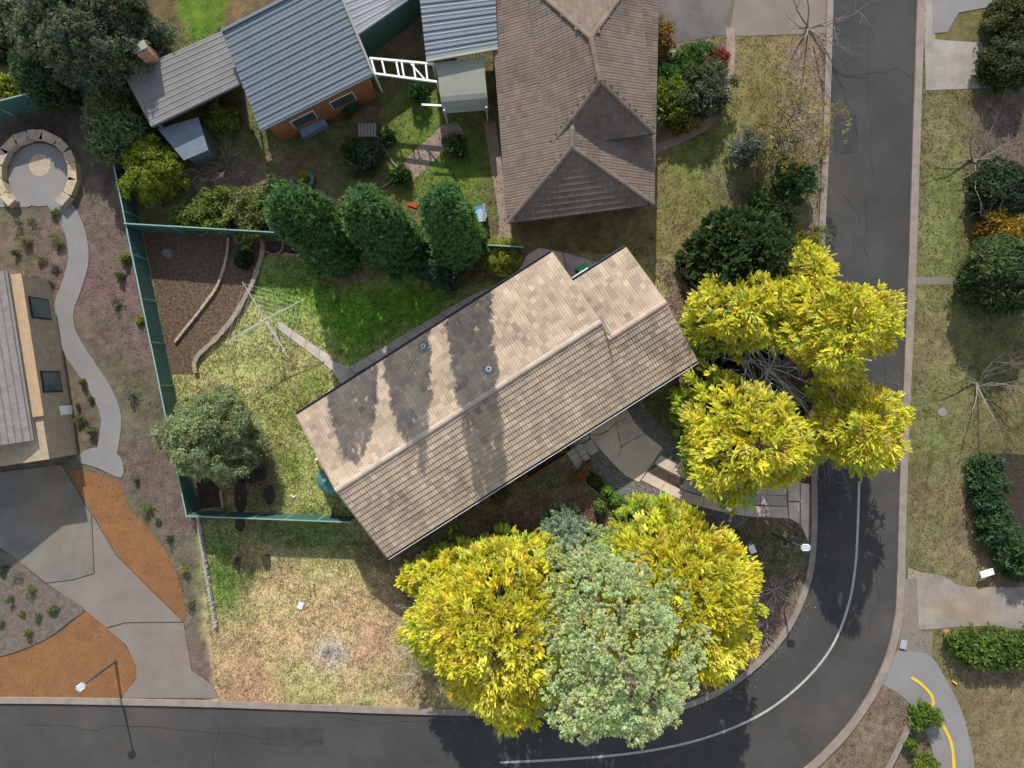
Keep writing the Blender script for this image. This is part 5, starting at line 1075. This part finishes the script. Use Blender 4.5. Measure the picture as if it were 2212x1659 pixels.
# little plants in the western mulch
spots = [(40, 480), (75, 475), (120, 465), (120, 505), (60, 520), (130, 520), (30, 545), (95, 560), (125, 575), (112, 612), (75, 600)]
spots2 = [(175, 830), (195, 860), (185, 900), (195, 935), (160, 955), (150, 975), (170, 880)]
spots3 = [(15, 1230), (45, 1245), (70, 1270), (20, 1300), (45, 1320), (80, 1325), (10, 1350), (60, 1370), (110, 1320)]
spots4 = [(320, 1090), (345, 1120), (375, 1170), (400, 1230), (415, 1300), (290, 1040), (260, 600), (290, 860), (310, 700), (250, 650), (280, 560)]
n_ = 0
for sp, lb, gp in ((spots, 'small young plant in the mulch below the stone circle', 'young plants below the stone circle'), (spots2, 'small young plant between the rendered house and the curved path', 'young plants along the west house'), (spots3, 'small young plant in the mulch island left of the driveway', 'young plants in the mulch island'), (spots4, 'small young plant in the earth strip along the left fence', 'young plants along the fence')):
    for (x, y) in sp:
        n_ += 1; g = R_.uniform(.75, 1.25); pal_ = R_.choice((((.22, .23, .08), (.12, .14, .05)), ((.14, .19, .06), (.08, .11, .04)), ((.26, .26, .17), (.15, .16, .11)), ((.30, .28, .06), (.15, .16, .04))))
        tree('young_plant', lb, 'plant', (x + R_.uniform(-8, 8), y + R_.uniform(-8, 8)), R_.uniform(.12, .5), R_.uniform(.07, .27), R_.choice(('low', 'egg')), R_.randint(6, 12), R_.randint(4, 7), R_.uniform(.10, .22), R_.uniform(.08, .15), tuple(c_ * g for c_ in pal_[0]), pal_[1], R_.choice(('leaf', 'fine', 'short')), 300 + n_, .7, gp, trunk=False, lump=.5)

# ------------------------------------------------------------------ grass, chips, pebbles, litter
def inside_any(x, y, polys):
    m = np.zeros(len(x), bool)
    for p in polys:
        xs = [q[0] for q in p]; ys = [q[1] for q in p]; k = np.where((x > min(xs)) & (x < max(xs)) & (y > min(ys)) & (y < max(ys)))[0]
        if len(k): m[k] |= sdist(x[k], y[k], p) > -.02
    return m
FOOT = [[tuple(H(.1, .5, 0)[:2]), tuple(H(LEN - .1, .5, 0)[:2]), tuple(H(LEN - .1, WID2 - .5, 0)[:2]), tuple(H(LMAIN, WID2 - .5, 0)[:2]), tuple(H(LMAIN, WID - .5, 0)[:2]), tuple(H(.1, WID - .5, 0)[:2])]]
def scatter(poly_px, dens, seed, avoid=True):
    poly = px(poly_px); r = np.random.default_rng(seed); xs = [p[0] for p in poly]; ys = [p[1] for p in poly]
    n = int((max(xs) - min(xs)) * (max(ys) - min(ys)) * dens); x = r.uniform(min(xs), max(xs), n); y = r.uniform(min(ys), max(ys), n)
    m = sdist(x, y, poly) > 0; x, y = x[m], y[m]
    if avoid:
        m = ~inside_any(x, y, HARD + FOOT); x, y = x[m], y[m]
    return x, y, r
def grass(poly_px, dens, hgt, wid, seed, jit=.42):
    x, y, r = scatter(poly_px, dens, seed); n = len(x); c = ground_colour(x, y) * r.uniform(1 - jit, 1 + jit, n)[:, None]
    cl = fbm(x, y, .8, 77); keep = cl > .12; x, y, c, cl = x[keep], y[keep], c[keep], cl[keep]; n = len(x)
    V = []; Cc = []
    for b in range(2):
        a = r.uniform(0, 2 * np.pi, n); h = hgt * r.uniform(.5, 1.3, n) * (cl + .5); w = wid * r.uniform(.6, 1.3, n); ln = r.uniform(.4, 1.3, n) * h; a2 = r.uniform(0, 2 * np.pi, n)
        o = np.stack([x + r.normal(0, .02, n), y + r.normal(0, .02, n), np.zeros(n)], 1); d = np.stack([np.cos(a), np.sin(a), np.zeros(n)], 1) * w[:, None]
        tp = o + np.stack([np.cos(a2) * ln, np.sin(a2) * ln, h], 1)
        V.append(np.stack([o - d, o + d, tp], 1)); Cc.append(np.stack([c * 1.05, c * 1.05, c * 1.2], 1))
    V = np.concatenate(V).reshape(-1, 3); Cc = np.clip(np.concatenate(Cc).reshape(-1, 3), .01, .8)
    return V, np.arange(len(V)).reshape(-1, 3), Cc
def grass_obj(name, label, *a, **k):
    V, F, C_ = grass(*a, **k); o = obj(name, V, F, M_grass, None, C_); o['kind'] = 'stuff'; tag(o, label, 'grass')
grass_obj('lawn_grass', 'short mown grass of the lot', LOT, 170, .070, .028, 401)
grass_obj('yard_grass', 'rough grass of the back neighbour yard', [(330, 60), (1790, 60), (1775, 570), (1100, 540), (310, 490)], 55, .05, .03, 402, .25)
grass_obj('verge_grass', 'rough grass across the street', [(1990, 0), (2260, 0), (2260, 1700), (1760, 1700), (1960, 1400)], 55, .05, .03, 403, .25)
def chips(name, label, cat, poly, dens, size, cols, seed, mt=M_chip, flat=.4, z=.02, avoid=False, tall=False):
    x, y, r = scatter(poly, dens, seed, avoid); n = len(x); s = size * r.uniform(.5, 1.4, n); a = r.uniform(0, 6.283, n); cols = np.array(cols)
    c = cols[r.integers(0, len(cols), n)] * r.uniform(.75, 1.25, n)[:, None]
    base = np.array([(1, 0, 0), (-.4, .75, 0), (-.5, -.7, 0), (.05, .05, 1.0)]); V = np.zeros((n, 4, 3))
    asp = r.uniform(.35, 1, n) if not tall else r.uniform(.15, .4, n)
    for k in range(4):
        bx, by = base[k, 0] * s, base[k, 1] * s * asp
        V[:, k, 0] = x + bx * np.cos(a) - by * np.sin(a); V[:, k, 1] = y + bx * np.sin(a) + by * np.cos(a); V[:, k, 2] = z + base[k, 2] * s * flat
    F = (np.arange(n) * 4)[:, None, None] + np.array([(0, 1, 3), (1, 2, 3), (2, 0, 3)])[None]
    o = obj(name, V.reshape(-1, 3), F.reshape(-1, 3), mt, None, np.clip(np.repeat(c, 4, 0), .01, .85)); o['kind'] = 'stuff'; tag(o, label, cat)
MC = [(.20, .135, .092), (.125, .083, .056), (.08, .055, .04), (.26, .185, .125), (.06, .044, .034)]
chips('bark_chips', 'bark chips of the big mulch bed', 'mulch', mulch, 150, .042, MC, 411, flat=.6, tall=True)
chips('bark_chips', 'bark chips under the round tree', 'mulch', mulch2, 140, .05, MC, 412, flat=.5, tall=True)
for i, p in enumerate(PATCH): chips('bark_chips', 'bark chips spilled in dark patch ' + ('beside the fence gap', 'right of the fence gap', 'below the round tree', 'across the low fence', 'left on the front lawn', 'right on the front lawn')[i], 'mulch', blob(np.mean([q[0] for q in p]), np.mean([q[1] for q in p]), (max(q[0] for q in p) - min(q[0] for q in p)) * .56, (max(q[1] for q in p) - min(q[1] for q in p)) * .56), 170, .045, [(.08, .058, .046), (.05, .038, .03), (.035, .028, .024)], 413 + i, flat=.5, tall=True)
GC = [(.42, .39, .36), (.27, .25, .235), (.15, .14, .135), (.52, .49, .46), (.22, .20, .185), (.10, .095, .09)]
chips('pebbles', 'grey and white pebbles along the driveway', 'gravel', grav_a, 330, .038, GC, 421, flat=.9)
chips('pebbles', 'pebbles between driveway and the golden cypress', 'gravel', grav_b, 260, .038, GC, 422, flat=.9)
chips('ash_flakes', 'pale ash flakes of the burnt patch', 'ash', ashp, 110, .028, [(.55, .52, .49), (.40, .37, .35), (.22, .20, .19), (.10, .09, .09)], 423, flat=.6)
OC = [(.27, .14, .06), (.20, .10, .045), (.33, .18, .085), (.15, .08, .04)]
chips('orange_pebbles', 'orange pebbles beside the neighbour driveway', 'gravel', grow_poly(og1, 1.012), 55, .035, OC, 441, flat=.6)
chips('orange_pebbles', 'orange pebbles along the lower road', 'gravel', grow_poly(og2, 1.008), 45, .035, OC, 442, flat=.6)
chips('bark_chips', 'grey bark chips of the mulch island', 'mulch', grow_poly(isl, 1.006), 60, .05, [(.16, .13, .11), (.10, .08, .068), (.20, .165, .14)], 443, flat=.5, tall=True, z=.05)
chips('bark_chips', 'bark chips of the earth along the left fence', 'mulch', [(30, 460), (280, 420), (425, 1100), (460, 1400), (410, 1330), (330, 1120), (260, 1040), (290, 900), (190, 650), (30, 600)], 32, .05, [(.17, .135, .11), (.10, .08, .065), (.06, .05, .042), (.22, .18, .15)], 444, flat=.5, tall=True, avoid=True)
LC = [(.26, .17, .10), (.34, .25, .16), (.17, .11, .07), (.42, .33, .23), (.13, .09, .06)]
chips('leaf_litter', 'yellow and brown leaf litter along the street gutter', 'leaf litter', [(1760, 560), (1800, 560), (1795, 1000), (1790, 1150), (1760, 1320), (1640, 1480), (1480, 1570), (1000, 1560), (1000, 1540), (1450, 1540), (1600, 1470), (1740, 1270), (1756, 1100)], 14, .04, LC + [(.45, .36, .05)], 435, flat=.3)
chips('leaf_litter', 'dry leaf litter under the street trees', 'leaf litter', [(1430, 570), (1770, 580), (1760, 1050), (1500, 1010), (1440, 880), (1500, 780), (1440, 650)], 45, .045, LC, 431, flat=.4, avoid=True)
chips('leaf_litter', 'dry leaf litter at the street corner', 'leaf litter', [(1500, 1120), (1720, 1125), (1755, 1220), (1690, 1370), (1560, 1480), (1500, 1400)], 60, .04, LC, 432, flat=.4, avoid=True)
chips('leaf_litter', 'dry leaf litter on the shaded front lawn', 'leaf litter', [(830, 1220), (1120, 1040), (1240, 990), (1380, 1110), (1200, 1200), (900, 1320)], 22, .035, LC, 433, flat=.4, avoid=True)
chips('leaf_litter', 'dry leaf litter below the conifer row', 'leaf litter', [(700, 555), (1140, 545), (1110, 600), (1000, 640), (880, 620), (740, 610)], 30, .035, LC, 434, flat=.4, avoid=True)
print('tris', sum(sum(len(p.vertices) - 2 for p in o.data.polygons) if len(o.data.polygons) < 5000 else len(o.data.polygons) for o in bpy.data.objects if o.type == 'MESH'), 'objects', len(bpy.data.objects))
